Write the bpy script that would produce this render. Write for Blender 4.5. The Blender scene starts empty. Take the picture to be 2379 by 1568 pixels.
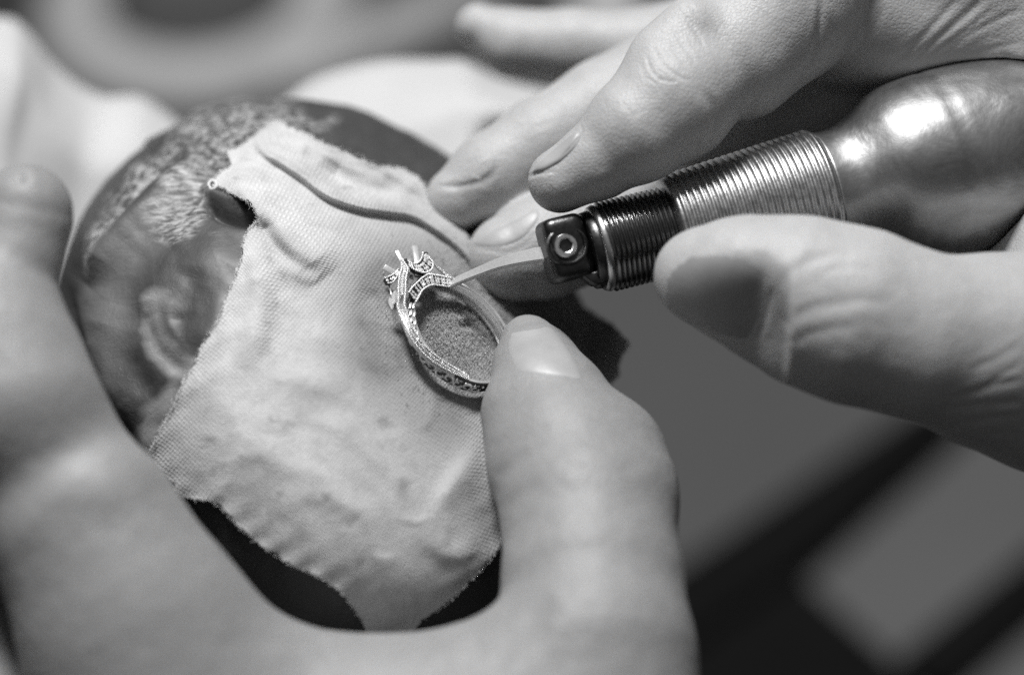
import bpy, bmesh, math, random
import numpy as np
import openvdb as vdb
from mathutils import Vector, Matrix
from mathutils.bvhtree import BVHTree

random.seed(7); rng = np.random.default_rng(7)
R = math.radians
sc = bpy.context.scene
sc.unit_settings.system = 'METRIC'
sc.unit_settings.scale_length = 0.01            # one unit is one centimetre

# ------------------------------------------------------------------ camera, world, lamps
D = 43.0                                        # lens to plane of focus, cm
FW = 2379.0                                     # the layout is measured on a 2379 x 1568 sheet
S = 15.48 / FW
PITCH = R(40)
ROT = Matrix.Rotation(PITCH, 3, 'X')
ORG = Vector((0, 0, 31))
ROTN = np.array(ROT)
cam = bpy.data.cameras.new('camera'); co = bpy.data.objects.new('camera', cam)
sc.collection.objects.link(co); sc.camera = co
cam.lens = 100; cam.sensor_width = 36; cam.clip_start = 1; cam.clip_end = 2000
co.rotation_euler = (PITCH, 0, 0)
co.location = ORG + ROT @ Vector((0, 0, D))
cam.dof.use_dof = True; cam.dof.focus_distance = D; cam.dof.aperture_fstop = 0.056

w = bpy.data.worlds.new('World'); sc.world = w; w.use_nodes = True
wt = w.node_tree; bgn = wt.nodes['Background']; bgn.inputs[1].default_value = 1.0     # dim room with a pale ceiling
tcw = wt.nodes.new('ShaderNodeTexCoord'); sep = wt.nodes.new('ShaderNodeSeparateXYZ'); rmp = wt.nodes.new('ShaderNodeValToRGB')
wt.links.new(tcw.outputs['Generated'], sep.inputs[0]); wt.links.new(sep.outputs[2], rmp.inputs[0]); wt.links.new(rmp.outputs[0], bgn.inputs[0])
el = rmp.color_ramp.elements; el[0].position = 0.0; el[0].color = (.015, .015, .015, 1); el[1].position = 1.0; el[1].color = (.24, .24, .24, 1)
e_ = el.new(.35); e_.color = (.035, .035, .035, 1)

def area(name, camdir, dist, size, power, sizey=None):
    l = bpy.data.lights.new(name, 'AREA'); l.energy = power; l.size = size
    if sizey: l.shape = 'RECTANGLE'; l.size_y = sizey
    o = bpy.data.objects.new(name, l); sc.collection.objects.link(o)
    d = (ROT @ Vector(camdir)).normalized()
    o.location = ORG + d * dist
    o.rotation_euler = d.to_track_quat('Z', 'Y').to_euler()
    return o
area('bench_lamp', (-0.15, 0.88, 0.42), 75, 18, 93000, 15)
area('fill_light', (-0.75, 0.55, 0.62), 130, 60, 5000)  # added soft fill from the left, an unseen source

sc.view_settings.view_transform = 'Standard'; sc.view_settings.look = 'None'
sc.view_settings.exposure = -0.12; sc.view_settings.gamma = 1
sc.cycles.use_denoising = False     # the fine noise stands in for the grain of the photograph

# ------------------------------------------------------------------ helpers
def C(px, py, z=0.0):
    f = (D - z) / D
    return np.array(((px - 1189.5) * S * f, (784 - py) * S * f, z))
def CR(r, z=0.0): return r * S * (D - z) / D
def toworld(a): return np.asarray(a, float) @ ROTN.T + np.array(ORG)
def topx(a):
    f = (D - a[:, 2]) / D
    return np.stack((a[:, 0] / (S * f) + 1189.5, 784 - a[:, 1] / (S * f)), 1)

def mesh_np(name, v, f, mat, parent=None, origin=None, smooth=True, camspace=True, uv=None):
    v = np.asarray(v, float)
    if camspace: v = toworld(v)
    if parent is not None: origin = parent.location
    if origin is None: origin = Vector(v.mean(0))
    v = v - np.array(origin)
    me = bpy.data.meshes.new(name)
    me.from_pydata(v.tolist(), [], [tuple(int(i) for i in q) for q in f]) if not isinstance(f, np.ndarray) else fast(me, v, f)
    me.materials.append(mat)
    if smooth: me.polygons.foreach_set('use_smooth', [True] * len(me.polygons))
    me.update()
    o = bpy.data.objects.new(name, me); sc.collection.objects.link(o)
    if parent is not None: o.parent = parent
    else: o.location = origin
    return o
def fast(me, v, f):
    n, k = f.shape
    me.vertices.add(len(v)); me.vertices.foreach_set('co', v.astype(np.float32).ravel())
    me.loops.add(n * k); me.loops.foreach_set('vertex_index', f.astype(np.int32).ravel())
    me.polygons.add(n); me.polygons.foreach_set('loop_start', np.arange(0, n * k, k, dtype=np.int32))
    me.update(calc_edges=True); me.validate()
def tag(o, label=None, cat=None, group=None, kind=None):
    if label: o['label'] = label
    if cat: o['category'] = cat
    if group: o['group'] = group
    if kind: o['kind'] = kind
    return o
def empty(name, cpos):
    o = bpy.data.objects.new(name, None); sc.collection.objects.link(o)
    o.location = Vector(toworld(cpos)); o.empty_display_size = .5
    return o
def nrm(v): v = np.asarray(v, float); return v / np.linalg.norm(v)
def copy_part(o, parent, loc):
    c = o.copy(); sc.collection.objects.link(c); c.parent = parent; c.location = loc
    return c

# ------------------------------------------------------------------ materials
def base_mat(name, col=.5, rough=.5, metal=0., **kw):
    m = bpy.data.materials.new(name); m.use_nodes = True
    b = m.node_tree.nodes['Principled BSDF']
    b.inputs['Base Color'].default_value = (col, col, col, 1)
    b.inputs['Roughness'].default_value = rough; b.inputs['Metallic'].default_value = metal
    for k, v in kw.items(): b.inputs[k.replace('_', ' ')].default_value = v
    return m
class N:
    def __init__(s, m): s.t = m.node_tree; s.b = s.t.nodes['Principled BSDF']; s.tc = s.t.nodes.new('ShaderNodeTexCoord')
    def link(s, a, b): s.t.links.new(a, b)
    def noise(s, scale, detail=3, rough=.5, vec=None, dist=0.):
        n = s.t.nodes.new('ShaderNodeTexNoise'); n.inputs['Scale'].default_value = scale
        n.inputs['Detail'].default_value = detail; n.inputs['Roughness'].default_value = rough; n.inputs['Distortion'].default_value = dist
        s.link(vec or s.tc.outputs['Object'], n.inputs['Vector']); return n.outputs['Fac']
    def voro(s, scale, feature='F1', vec=None):
        n = s.t.nodes.new('ShaderNodeTexVoronoi'); n.feature = feature; n.inputs['Scale'].default_value = scale
        s.link(vec or s.tc.outputs['Object'], n.inputs['Vector']); return n.outputs['Distance']
    def ramp(s, f, pts):
        n = s.t.nodes.new('ShaderNodeValToRGB'); e = n.color_ramp.elements
        while len(e) < len(pts): e.new(.5)
        for i, (p, c) in enumerate(pts): e[i].position = p; e[i].color = (c, c, c, 1)
        s.link(f, n.inputs[0]); return n.outputs[0]
    def math(s, op, a, b=None):
        n = s.t.nodes.new('ShaderNodeMath'); n.operation = op
        for i, x in enumerate((a, b)):
            if x is None: continue
            if isinstance(x, (int, float)): n.inputs[i].default_value = x
            else: s.link(x, n.inputs[i])
        return n.outputs[0]
    def mix(s, f, a, b):
        n = s.t.nodes.new('ShaderNodeMix'); n.data_type = 'FLOAT'
        for i, x in ((0, f), (2, a), (3, b)):
            if isinstance(x, (int, float)): n.inputs[i].default_value = x
            else: s.link(x, n.inputs[i])
        return n.outputs[0]
    def attr(s, name):
        n = s.t.nodes.new('ShaderNodeAttribute'); n.attribute_name = name; return n.outputs['Fac']
    def bump(s, h, dist, strength=1., prev=None):
        n = s.t.nodes.new('ShaderNodeBump'); n.inputs['Distance'].default_value = dist; n.inputs['Strength'].default_value = strength
        s.link(h, n.inputs['Height'])
        if prev: s.link(prev, n.inputs['Normal'])
        s.link(n.outputs[0], s.b.inputs['Normal']); return n.outputs[0]
    def col(s, f): s.link(f, s.b.inputs['Base Color'])
    def rough(s, f): s.link(f, s.b.inputs['Roughness'])

def skin_mat(name, c0, c1, rough=.5, fine=1.0):
    m = base_mat(name, .5, rough, Subsurface_Weight=.25, Subsurface_Scale=.12)
    m.node_tree.nodes['Principled BSDF'].inputs['Subsurface Radius'].default_value = (1, .8, .6)
    n = N(m)
    big = n.noise(.9, 3, .5); mid = n.noise(4.5, 4, .6)
    n.col(n.mix(n.math('ADD', n.math('MULTIPLY', big, .6), n.math('MULTIPLY', mid, .4)), c0, c1))
    v = n.voro(15, 'DISTANCE_TO_EDGE'); v2 = n.noise(38, 2)
    b = n.bump(n.ramp(v, [(0, 0), (.22, 1)]), .006 * fine, .42)
    b = n.bump(v2, .008 * fine, .5, b)
    n.bump(n.noise(3.2, 3), .06, .35, b)
    n.rough(n.mix(mid, rough - .06, rough + .1))
    return m
M = {}
M['skin_l'] = skin_mat('skin_left', .20, .33, .5, .8)
M['skin_r'] = skin_mat('skin_right', .31, .48, .48, 1.2)
M['nail'] = base_mat('nail_light', .4, .42)
n = N(M['nail']); n.col(n.mix(n.noise(2.5, 2), .28, .40)); n.bump(n.noise(9, 2), .01, .3)
M['nail_shade'] = base_mat('nail_shaded', .3, .42, Coat_Weight=.3, Coat_Roughness=.35)  # darker nail for the down-turned thumb, its shade put into the colour
n = N(M['nail_shade']); n.col(n.mix(n.noise(2.5, 2), .20, .29)); n.bump(n.noise(7, 2), .01, .3)

# cotton cloth with a woven thread grid in its own cloth coordinates
m = M['cloth'] = base_mat('cotton_cloth', .8, .9, Sheen_Weight=.25)
n = N(m)
uvm = n.t.nodes.new('ShaderNodeUVMap'); uvm.uv_map = 'cloth'
def wave(ax, sc_, vec):
    q = n.t.nodes.new('ShaderNodeTexWave'); q.bands_direction = ax; q.inputs['Scale'].default_value = sc_
    q.inputs['Distortion'].default_value = 1.2; q.inputs['Detail'].default_value = 1; q.inputs['Detail Scale'].default_value = .6
    n.link(vec, q.inputs['Vector']); return q.outputs['Fac']
wx = wave('X', 6.0, uvm.outputs[0]); wy = wave('Y', 6.0, uvm.outputs[0])
weave = n.math('MULTIPLY', wx, wy)
fuzz = n.noise(22, 4, .65); patch = n.noise(1.6, 4, .6); patch2 = n.noise(.7, 3)
dirt_shade = n.attr('dirt_shade')  # real dirt plus shade painted into the cloth colour
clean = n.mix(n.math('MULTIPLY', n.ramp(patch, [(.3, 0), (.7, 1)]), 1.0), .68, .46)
dirty_shaded = n.mix(n.ramp(patch, [(.35, 0), (.65, 1)]), .17, .31)
c = n.mix(dirt_shade, clean, dirty_shaded)
c = n.math('MULTIPLY', c, n.mix(weave, .86, 1.05))
c = n.math('MULTIPLY', c, n.mix(fuzz, .80, 1.2))
sp = n.noise(2.6, 2, .5)
c = n.math('MULTIPLY', c, n.ramp(sp, [(.66, 1), (.74, .72)]))
n.col(c)
b = n.bump(weave, .018, .5); b = n.bump(fuzz, .02, .8, b)
M['thread'] = base_mat('cotton_thread', .75, .9)
n = N(M['thread']); n.col(n.mix(n.noise(3), .45, .85))
M['fuzz'] = base_mat('cloth_fuzz', .45, .9)
n = N(M['fuzz']); n.col(n.mix(n.noise(3), .5, .8))

# worn wax covered leather pad
m = M['pad'] = base_mat('waxed_leather', .1, .4, Coat_Weight=.35, Coat_Roughness=.4)
n = N(m)
crust = n.attr('crust'); streak = n.attr('streak'); pale = n.attr('pale'); rim = n.attr('rim')
nz = n.noise(8, 6, .7, dist=.3); fine = n.noise(34, 3, .6); big = n.noise(1.1, 3)
dark = n.mix(big, .03, .075)
col = n.mix(n.math('MULTIPLY', crust, n.ramp(nz, [(.44, 0), (.55, 1)])), dark, .46)
mp = n.t.nodes.new('ShaderNodeMapping'); mp.inputs['Rotation'].default_value = (0, 0, .25); mp.inputs['Scale'].default_value = (1.0, 4.5, 4.5); n.link(n.tc.outputs['Object'], mp.inputs['Vector'])
st = n.noise(3.2, 5, .7, vec=mp.outputs[0], dist=.5)
col = n.mix(n.math('MULTIPLY', streak, n.ramp(st, [(.42, 0), (.60, 1)])), col, .38)
col = n.mix(pale, col, n.mix(fine, .20, .34))
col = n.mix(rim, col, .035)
n.col(col)
n.rough(n.mix(n.math('MULTIPLY', crust, nz), .55, .3))
b = n.bump(n.math('MULTIPLY', n.ramp(nz, [(.38, 0), (.6, 1)]), n.mix(crust, .12, 1.)), .05, .7)
b = n.bump(fine, .008, .35, b)
M['pad_base'] = base_mat('pad_base_leather', .025, .55)
n = N(M['pad_base']); n.col(n.mix(n.noise(1.3), .012, .03)); n.bump(n.noise(12), .02, .4)

# metals
def metal(name, c0, c1, r0, r1, bs=14, bd=.003):
    m = base_mat(name, c0, r0, 1.); n = N(m)
    z = n.noise(bs, 4, .6); n.col(n.mix(z, c0, c1)); n.rough(n.mix(z, r0, r1)); n.bump(n.noise(bs * 2.5, 2), bd, .5)
    return m
M['silver'] = metal('white_gold', .85, .97, .22, .36); M['silver'].node_tree.nodes['Principled BSDF'].inputs['Metallic'].default_value = .65
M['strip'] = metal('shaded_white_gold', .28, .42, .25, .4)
M['gold_shade'] = metal('shadow_white_gold', .06, .14, .3, .45)  # darkened gold carries shade between beads and on the outer wall
M['silver_pol'] = metal('polished_white_gold', .88, .97, .12, .22, 6, .002); M['silver_pol'].node_tree.nodes['Principled BSDF'].inputs['Metallic'].default_value = .8
M['steel'] = metal('turned_steel', .45, .7, .2, .36)
M['steel_d'] = metal('dark_steel', .14, .24, .16, .26)
M['sleeve'] = metal('worn_sleeve', .30, .60, .28, .5, 9, .006)
M['black'] = metal('blackened_steel', .05, .12, .24, .45, 10, .006)
M['graver'] = metal('ground_tool_steel', .46, .66, .34, .5, 30, .004); M['graver'].node_tree.nodes['Principled BSDF'].inputs['Metallic'].default_value = .35
M['stone'] = base_mat('clear_stone', .95, .10, .25, IOR=2.4, Coat_Weight=1.)
M['knob'] = base_mat('worn_polished_knob', .6, .35, 1., Coat_Weight=.5, Coat_Roughness=.12)
n = N(M['knob']); z = n.noise(1.0, 3, .55, dist=.8); z2 = n.noise(9, 4, .7)
n.col(n.mix(n.ramp(z, [(.3, 0), (.7, 1)]), .20, .38)); n.rough(n.mix(z2, .37, .5))
b = n.bump(n.noise(1.6, 1, .4, dist=.3), .05, .35); b = n.bump(z, .05, .4, b); n.bump(z2, .008, .4, b)

# background
def plain(name, a, b_, sc_=.4, rough=.7):
    m = base_mat(name, a, rough); n = N(m); n.col(n.mix(n.noise(sc_, 3), a, b_)); n.bump(n.noise(6, 3), .03, .3); return m
M['bench'] = plain('bench_top', .06, .08, .12, .7)
M['darkwood'] = plain('dark_bar', .006, .012, .3, .9)
M['darkwood'].node_tree.nodes['Principled BSDF'].inputs['Specular IOR Level'].default_value = .03
M['filler'] = plain('grey_filler', .08, .11, .12, .7)
M['mat'] = plain('dark_patch', .03, .05, .3, .9)
M['mat'].node_tree.nodes['Principled BSDF'].inputs['Specular IOR Level'].default_value = .2
M['dish'] = plain('grey_dish', .40, .48, .3, .5)
M['dish_in'] = plain('dish_hollow', .05, .07, .3, .5)  # shade of the hollow put into a colour darker than the rim
M['towel'] = plain('white_towel', .44, .54, .4, .95)

# ------------------------------------------------------------------ signed distance modelling
def smin(a, b, k):
    h = np.maximum(k - np.abs(a - b), 0) / k
    return np.minimum(a, b) - h * h * k * .25
def smax(a, b, k): return -smin(-a, -b, k)
class Field:
    def __init__(s, lo, hi, h):
        s.lo = np.array(lo, float); s.h = h
        s.n = np.ceil((np.array(hi) - s.lo) / h).astype(int)
        s.ax = [s.lo[i] + np.arange(s.n[i]) * h for i in range(3)]
        s.f = np.full(tuple(s.n), 9.0, np.float32)
    def sub(s, lo, hi):
        a = np.clip(((np.array(lo) - s.lo) / s.h).astype(int) - 1, 0, s.n)
        b = np.clip(((np.array(hi) - s.lo) / s.h).astype(int) + 2, 0, s.n)
        sl = tuple(slice(a[i], b[i]) for i in range(3))
        g = [s.ax[i][sl[i]].astype(np.float32) for i in range(3)]
        return sl, g[0][:, None, None], g[1][None, :, None], g[2][None, None, :]
    def cone(s, a, b, ra, rb, k, zs=1.):
        m = max(ra, rb) + k + .3
        sl, X, Y, Z = s.sub(np.minimum(a, b) - m, np.maximum(a, b) + m)
        if min(q.stop - q.start for q in sl) <= 0: return
        d = (b - a).astype(np.float32); L = float(d @ d) + 1e-9
        x, y, z = X - a[0], Y - a[1], Z - a[2]
        t = np.clip((x * d[0] + y * d[1] + z * d[2]) / L, 0, 1).astype(np.float32)
        q = np.sqrt((x - t * d[0]) ** 2 + (y - t * d[1]) ** 2 + ((z - t * d[2]) / zs) ** 2) - (ra + t * (rb - ra))
        if zs < 1: q = q * (zs * .5 + .5)
        s.f[sl] = smin(s.f[sl], q.astype(np.float32), k)
    def chain(s, pts, k=.2, zs=1.):
        P = [C(*p[:3]) for p in pts]; r = [CR(p[3], p[2]) for p in pts]
        if len(P) == 1: s.cone(P[0], P[0] + 1e-3, r[0], r[0], k, zs)
        for i in range(len(P) - 1): s.cone(P[i], P[i + 1], r[i], r[i + 1], k, zs)
    def groove(s, pts, wdt, depth):
        """press a line into the surface"""
        for p, q in zip(pts[:-1], pts[1:]):
            a, b = C(*p), C(*q); m = wdt * 3
            sl, X, Y, Z = s.sub(np.minimum(a, b) - m, np.maximum(a, b) + m)
            d = b - a; L = float(d @ d) + 1e-9
            x, y, z = X - a[0], Y - a[1], Z - a[2]
            t = np.clip((x * d[0] + y * d[1] + z * d[2]) / L, 0, 1)
            dd = (x - t * d[0]) ** 2 + (y - t * d[1]) ** 2 + (z - t * d[2]) ** 2
            s.f[sl] = np.maximum(s.f[sl], s.f[sl] + depth * np.exp(-dd / wdt ** 2)).astype(np.float32)
    def mesh(s):
        g = vdb.FloatGrid(9.0); g.copyFromArray(s.f)
        p, t, q = g.convertToPolygons(0.0, 0.0)
        p = np.asarray(p, float) * s.h + s.lo
        return p, np.asarray(t), np.asarray(q)

def make_quads(name, p, q, t, mat, parent=None, subdiv=0, origin=None, edit=None):
    """mesh object from polygons with outward normals; edit(v, n) moves the vertices in camera space"""
    me = bpy.data.meshes.new(name)
    faces = [tuple(int(i) for i in x) for x in q] + [tuple(int(i) for i in x) for x in t]
    me.from_pydata(p.tolist(), [], faces)
    me.update()
    # volume sign
    vs = p[q[:, 0]]; n0 = np.cross(p[q[:, 1]] - vs, p[q[:, 2]] - vs)
    if (vs * n0).sum() < 0: me.flip_normals()
    if subdiv:
        o = bpy.data.objects.new('tmp', me); sc.collection.objects.link(o)
        md = o.modifiers.new('s', 'SUBSURF'); md.levels = subdiv; md.render_levels = subdiv
        dg = bpy.context.evaluated_depsgraph_get(); e = bpy.data.meshes.new_from_object(o.evaluated_get(dg))
        bpy.data.objects.remove(o); me = e
    v = np.empty(len(me.vertices) * 3, np.float32); me.vertices.foreach_get('co', v); v = v.reshape(-1, 3).astype(float)
    nn = np.empty(len(me.vertices) * 3, np.float32); me.vertices.foreach_get('normal', nn); nn = nn.reshape(-1, 3).astype(float)
    if edit is not None: v = edit(v, nn, me)
    vw = toworld(v)
    if parent is not None: origin = parent.location
    if origin is None: origin = Vector(vw.mean(0))
    me.vertices.foreach_set('co', (vw - np.array(origin)).astype(np.float32).ravel()); me.update()
    me.materials.clear(); me.materials.append(mat)
    me.polygons.foreach_set('use_smooth', [True] * len(me.polygons))
    me.name = name
    o = bpy.data.objects.new(name, me); sc.collection.objects.link(o)
    if parent is not None: o.parent = parent
    else: o.location = origin
    return o

def poly_dist(P, line):
    """distance of points (n,2) to a polyline, the arc parameter 0..1 and the side"""
    line = np.asarray(line, float)
    best = np.full(len(P), 1e9); par = np.zeros(len(P)); side = np.zeros(len(P))
    seg = np.linalg.norm(np.diff(line, axis=0), axis=1); cum = np.concatenate(([0], np.cumsum(seg))); tot = cum[-1]
    for i in range(len(line) - 1):
        a, b = line[i], line[i + 1]; d = b - a; L = d @ d + 1e-9
        t = np.clip(((P - a) @ d) / L, 0, 1); q = P - (a + t[:, None] * d)
        dd = np.hypot(q[:, 0], q[:, 1]); m = dd < best
        best[m] = dd[m]; par[m] = (cum[i] + t[m] * seg[i]) / tot
        side[m] = np.sign(d[0] * (P[m, 1] - a[1]) - d[1] * (P[m, 0] - a[0]))
    return best, par, side
def in_poly(P, poly):
    poly = np.asarray(poly, float); x, y = P[:, 0], P[:, 1]; ins = np.zeros(len(P), bool)
    j = len(poly) - 1
    for i in range(len(poly)):
        xi, yi = poly[i]; xj, yj = poly[j]
        c = ((yi > y) != (yj > y)) & (x < (xj - xi) * (y - yi) / (yj - yi + 1e-12) + xi)
        ins ^= c; j = i
    return ins
def spline(pts, m=8, closed=False):
    """Catmull-Rom through points of any dimension"""
    P = np.asarray(pts, float)
    if closed: P = np.vstack((P[-1], P, P[0], P[1]))
    else: P = np.vstack((2 * P[0] - P[1], P, 2 * P[-1] - P[-2]))
    out = []
    for i in range(1, len(P) - 2):
        for t in np.arange(m) / m:
            out.append(.5 * (2 * P[i] + (P[i + 1] - P[i - 1]) * t + (2 * P[i - 1] - 5 * P[i] + 4 * P[i + 1] - P[i + 2]) * t ** 2
                             + (3 * P[i] - P[i - 1] - 3 * P[i + 1] + P[i + 2]) * t ** 3))
    if not closed: out.append(P[-2])
    return np.array(out)

def vnoise(P, cell, seed):
    g = np.random.default_rng(seed).normal(size=(64, 64)); u = P / cell; i = np.floor(u).astype(int); f = u - i; f = f * f * (3 - 2 * f)
    q = lambda a, b: g[(i[:, 0] + a) % 64, (i[:, 1] + b) % 64]
    return (q(0, 0) * (1 - f[:, 0]) + q(1, 0) * f[:, 0]) * (1 - f[:, 1]) + (q(0, 1) * (1 - f[:, 0]) + q(1, 1) * f[:, 0]) * f[:, 1]
CREASE = lambda lines: (lambda v, n, me: crease_edit(v, n, lines))
def crease_edit(v, n, lines):
    P = topx(v); front = n[:, 2] > .02; out = v.copy()
    for pts, wd, dep in lines:
        dep = dep * .58
        pts = np.asarray(pts, float); wpx = wd / S
        lo, hi = pts.min(0) - 4 * wpx, pts.max(0) + 4 * wpx
        idx = np.where(front & (P[:, 0] > lo[0]) & (P[:, 0] < hi[0]) & (P[:, 1] > lo[1]) & (P[:, 1] < hi[1]))[0]
        if not len(idx): continue
        d, t, sd = poly_dist(P[idx], spline(pts, 4))
        fade = np.clip(np.minimum(t, 1 - t) * 5, 0, 1) ** .7
        e = (-np.exp(-(d / wpx) ** 2) + .25 * np.exp(-((d - 2.1 * wpx) / (1.2 * wpx)) ** 2)) * dep * fade
        out[idx] += n[idx] * e[:, None]
    return out

# ------------------------------------------------------------------ frames of the tool and the ring
TA = nrm((.970, .243, -.19)); TU = nrm(np.array((-.243, .970, 0)) - np.dot((-.243, .970, 0), TA) * TA); TF = np.cross(TA, TU)
if TF[2] < 0: TF = -TF
TO = C(1386, 579, .10)
TK = S / math.hypot(TA[0], TA[1])               # one sheet pixel along the axis
def TP(s, u=0., f=0.): return TO + TA * s * TK + TU * u * S + TF * f * S
HPROF = [(548, 147), (580, 145), (610, 149), (640, 161), (670, 179), (700, 196), (745, 212), (800, 220), (860, 224), (940, 223),
         (1020, 216), (1100, 206), (1200, 188), (1290, 150), (1340, 100), (1362, 40), (1368, 0)]
RN = nrm((.584, .544, .6)); RE1 = nrm((.68, -.73, 0)); RE1 = nrm(RE1 - RN * (RE1 @ RN)); RE2 = np.cross(RN, RE1)
RO = C(1075, 770, 0.)
def RP(px, py, h=0.):
    q = C(px, py, 0) - RO
    z = (h - RN[0] * q[0] - RN[1] * q[1]) / RN[2]
    return RO + np.array((q[0], q[1], z))
def RL(r, phi, h=0.): return RO + r * (math.cos(phi) * RE1 + math.sin(phi) * RE2) + h * RN

# ------------------------------------------------------------------ workbench and blurred background
def ground(px, py, hz=0.):
    """point of the horizontal plane at height hz seen at a sheet position"""
    c = np.array(co.location); p = toworld(C(px, py, 0)); d = p - c
    t = (hz - c[2]) / d[2]; return c + d * t
v = [(-120, -90, 0), (120, -90, 0), (120, 160, 0), (-120, 160, 0)]
v = [(x, y, z) for z in (0, -4) for x, y, _ in v]
o = mesh_np('workbench', v, [(0, 1, 2, 3), (7, 6, 5, 4), (0, 4, 5, 1), (1, 5, 6, 2), (2, 6, 7, 3), (3, 7, 4, 0)], M['bench'], camspace=False, smooth=False)
tag(o, kind='structure')

def slab(name, outline_px, hz, th, mat, label, cat, group=None, bev=.5):
    bm = bmesh.new()
    vs = [bm.verts.new(ground(x, y, hz)) for x, y in outline_px]
    f = bm.faces.new(vs)
    if f.normal.z < 0: f.normal_flip()
    r = bmesh.ops.extrude_face_region(bm, geom=[f])
    for q in r['geom']:
        if isinstance(q, bmesh.types.BMVert): q.co.z -= th
    bmesh.ops.recalc_face_normals(bm, faces=bm.faces[:])
    bmesh.ops.bevel(bm, geom=[e for e in bm.edges], offset=.12, segments=3, affect='EDGES', clamp_overlap=True)
    cen = Vector((0, 0, 0))
    for q in bm.verts: cen += q.co
    cen /= len(bm.verts)
    for q in bm.verts: q.co -= cen
    me = bpy.data.meshes.new(name); bm.to_mesh(me); bm.free(); me.materials.append(mat)
    o = bpy.data.objects.new(name, me); sc.collection.objects.link(o); o.location = cen
    return tag(o, label, cat, group)
slab('filler', [(1850, 1270), (2260, 940), (2560, 900), (2560, 1720), (1860, 1720)], .6, .55, M['filler'],  # slab added to lighten bench that lies in the hand's shadow
     'grey board in the bottom right, framed by the dark bars', 'filler')
slab('crossbar', [(1480, 1375), (2130, 935), (2330, 850), (2215, 985), (1862, 1300), (1500, 1560)], 1.6, 1.5, M['darkwood'],
     'dark blurred bar running up to the right beneath the thumb of the upper hand', 'bar', 'dark crossbars on the bench')
slab('crossbar', [(1480, 1440), (1862, 1330), (2125, 1570), (2200, 1760), (1500, 1760)], 1.2, 1.1, M['darkwood'],
     'widest dark blurred bar at the bottom, beside the lower thumb', 'bar', 'dark crossbars on the bench')
slab('crossbar', [(2080, 1525), (2440, 1235), (2480, 1350), (2190, 1600)], 1.4, 1.3, M['darkwood'],
     'dark blurred bar slanting across the bottom right corner', 'bar', 'dark crossbars on the bench')

# shallow grey dish with a thick rolled rim
slab('mat', [(-300, -320), (120, -220), (230, 60), (400, 290), (300, 420), (-300, 420)], .3, .28, M['mat'],  # added dark slab standing in for shade on the bench
     'dark patch for shade on the bench in the top left corner, between the dish and the towel', 'mat')
slab('mat', [(1440, 60), (1480, -120), (1900, -120), (1900, 120), (1560, 140)], .5, .45, M['mat'],  # dark slab laid over the bench here
     'small dark patch seen blurred behind the index finger of the upper hand', 'mat')
slab('tissue', [(1300, 90), (1360, -80), (1520, -90), (1475, 90)], .8, .5, M['towel'],
     'small white blurred scrap behind the little finger at the top edge', 'tissue')
dc = ground(470, 40, 0)
dish = bpy.data.objects.new('dish', None); sc.collection.objects.link(dish); dish.location = Vector(dc)
tag(dish, 'blurred grey dish with a thick pale rim and dark hollow behind the pad', 'dish')
def ell_lathe(name, prof, rx, ry, mat, parent, rot=0., seg=72):
    v, f = [], []
    for i, (r, z) in enumerate(prof):
        for j in range(seg):
            a = 2 * math.pi * j / seg; x, y = rx * r * math.cos(a), ry * r * math.sin(a)
            v.append((x * math.cos(rot) - y * math.sin(rot), x * math.sin(rot) + y * math.cos(rot), z))
    for i in range(len(prof) - 1):
        for j in range(seg):
            k = (j + 1) % seg; f.append((i * seg + j, i * seg + k, (i + 1) * seg + k, (i + 1) * seg + j))
    v = np.array(v) + np.array(parent.location)
    return mesh_np(name, v, f, mat, parent, camspace=False)
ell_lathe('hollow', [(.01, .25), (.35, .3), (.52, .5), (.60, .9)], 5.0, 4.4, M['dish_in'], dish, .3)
ell_lathe('rim', [(.60, .9), (.64, 1.3), (.72, 1.6), (.84, 1.6), (.98, 1.2), (1.08, .5), (1.08, .05)], 5.0, 4.4, M['dish'], dish, .3)
def ground_tube(name, pts_px, hz, rad_, mat, label, cat):
    P3 = spline([ground(x, y, hz) for x, y in pts_px], 8); v, f = [], []; n_ = len(P3); sd = 20
    for i in range(n_):
        tg = nrm(P3[min(i + 1, n_ - 1)] - P3[max(i - 1, 0)]); a_ = nrm(np.cross(tg, (0, 0, 1))); b_ = np.cross(a_, tg)
        rr = rad_ * (1 + .08 * math.sin(i * .4)) * min(1, .35 + .5 * i, .35 + .5 * (n_ - 1 - i))
        for k in range(sd): t_ = 2 * math.pi * k / sd; v.append(P3[i] + rr * (a_ * math.cos(t_) * 1.25 + b_ * math.sin(t_)))
    f = [(i * sd + k, i * sd + (k + 1) % sd, (i + 1) * sd + (k + 1) % sd, (i + 1) * sd + k) for i in range(n_ - 1) for k in range(sd)] + [tuple(range(sd))[::-1], tuple((n_ - 1) * sd + k for k in range(sd))]
    return tag(mesh_np(name, v, f, mat, camspace=False), label, cat)
ground_tube('rolled_cloth', [(620, 190), (760, 150), (900, 85), (1040, 20), (1180, -60)], .6, .62, M['dish'], 'blurred grey roll of cloth slanting up to the right beside the dish', 'cloth')

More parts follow.
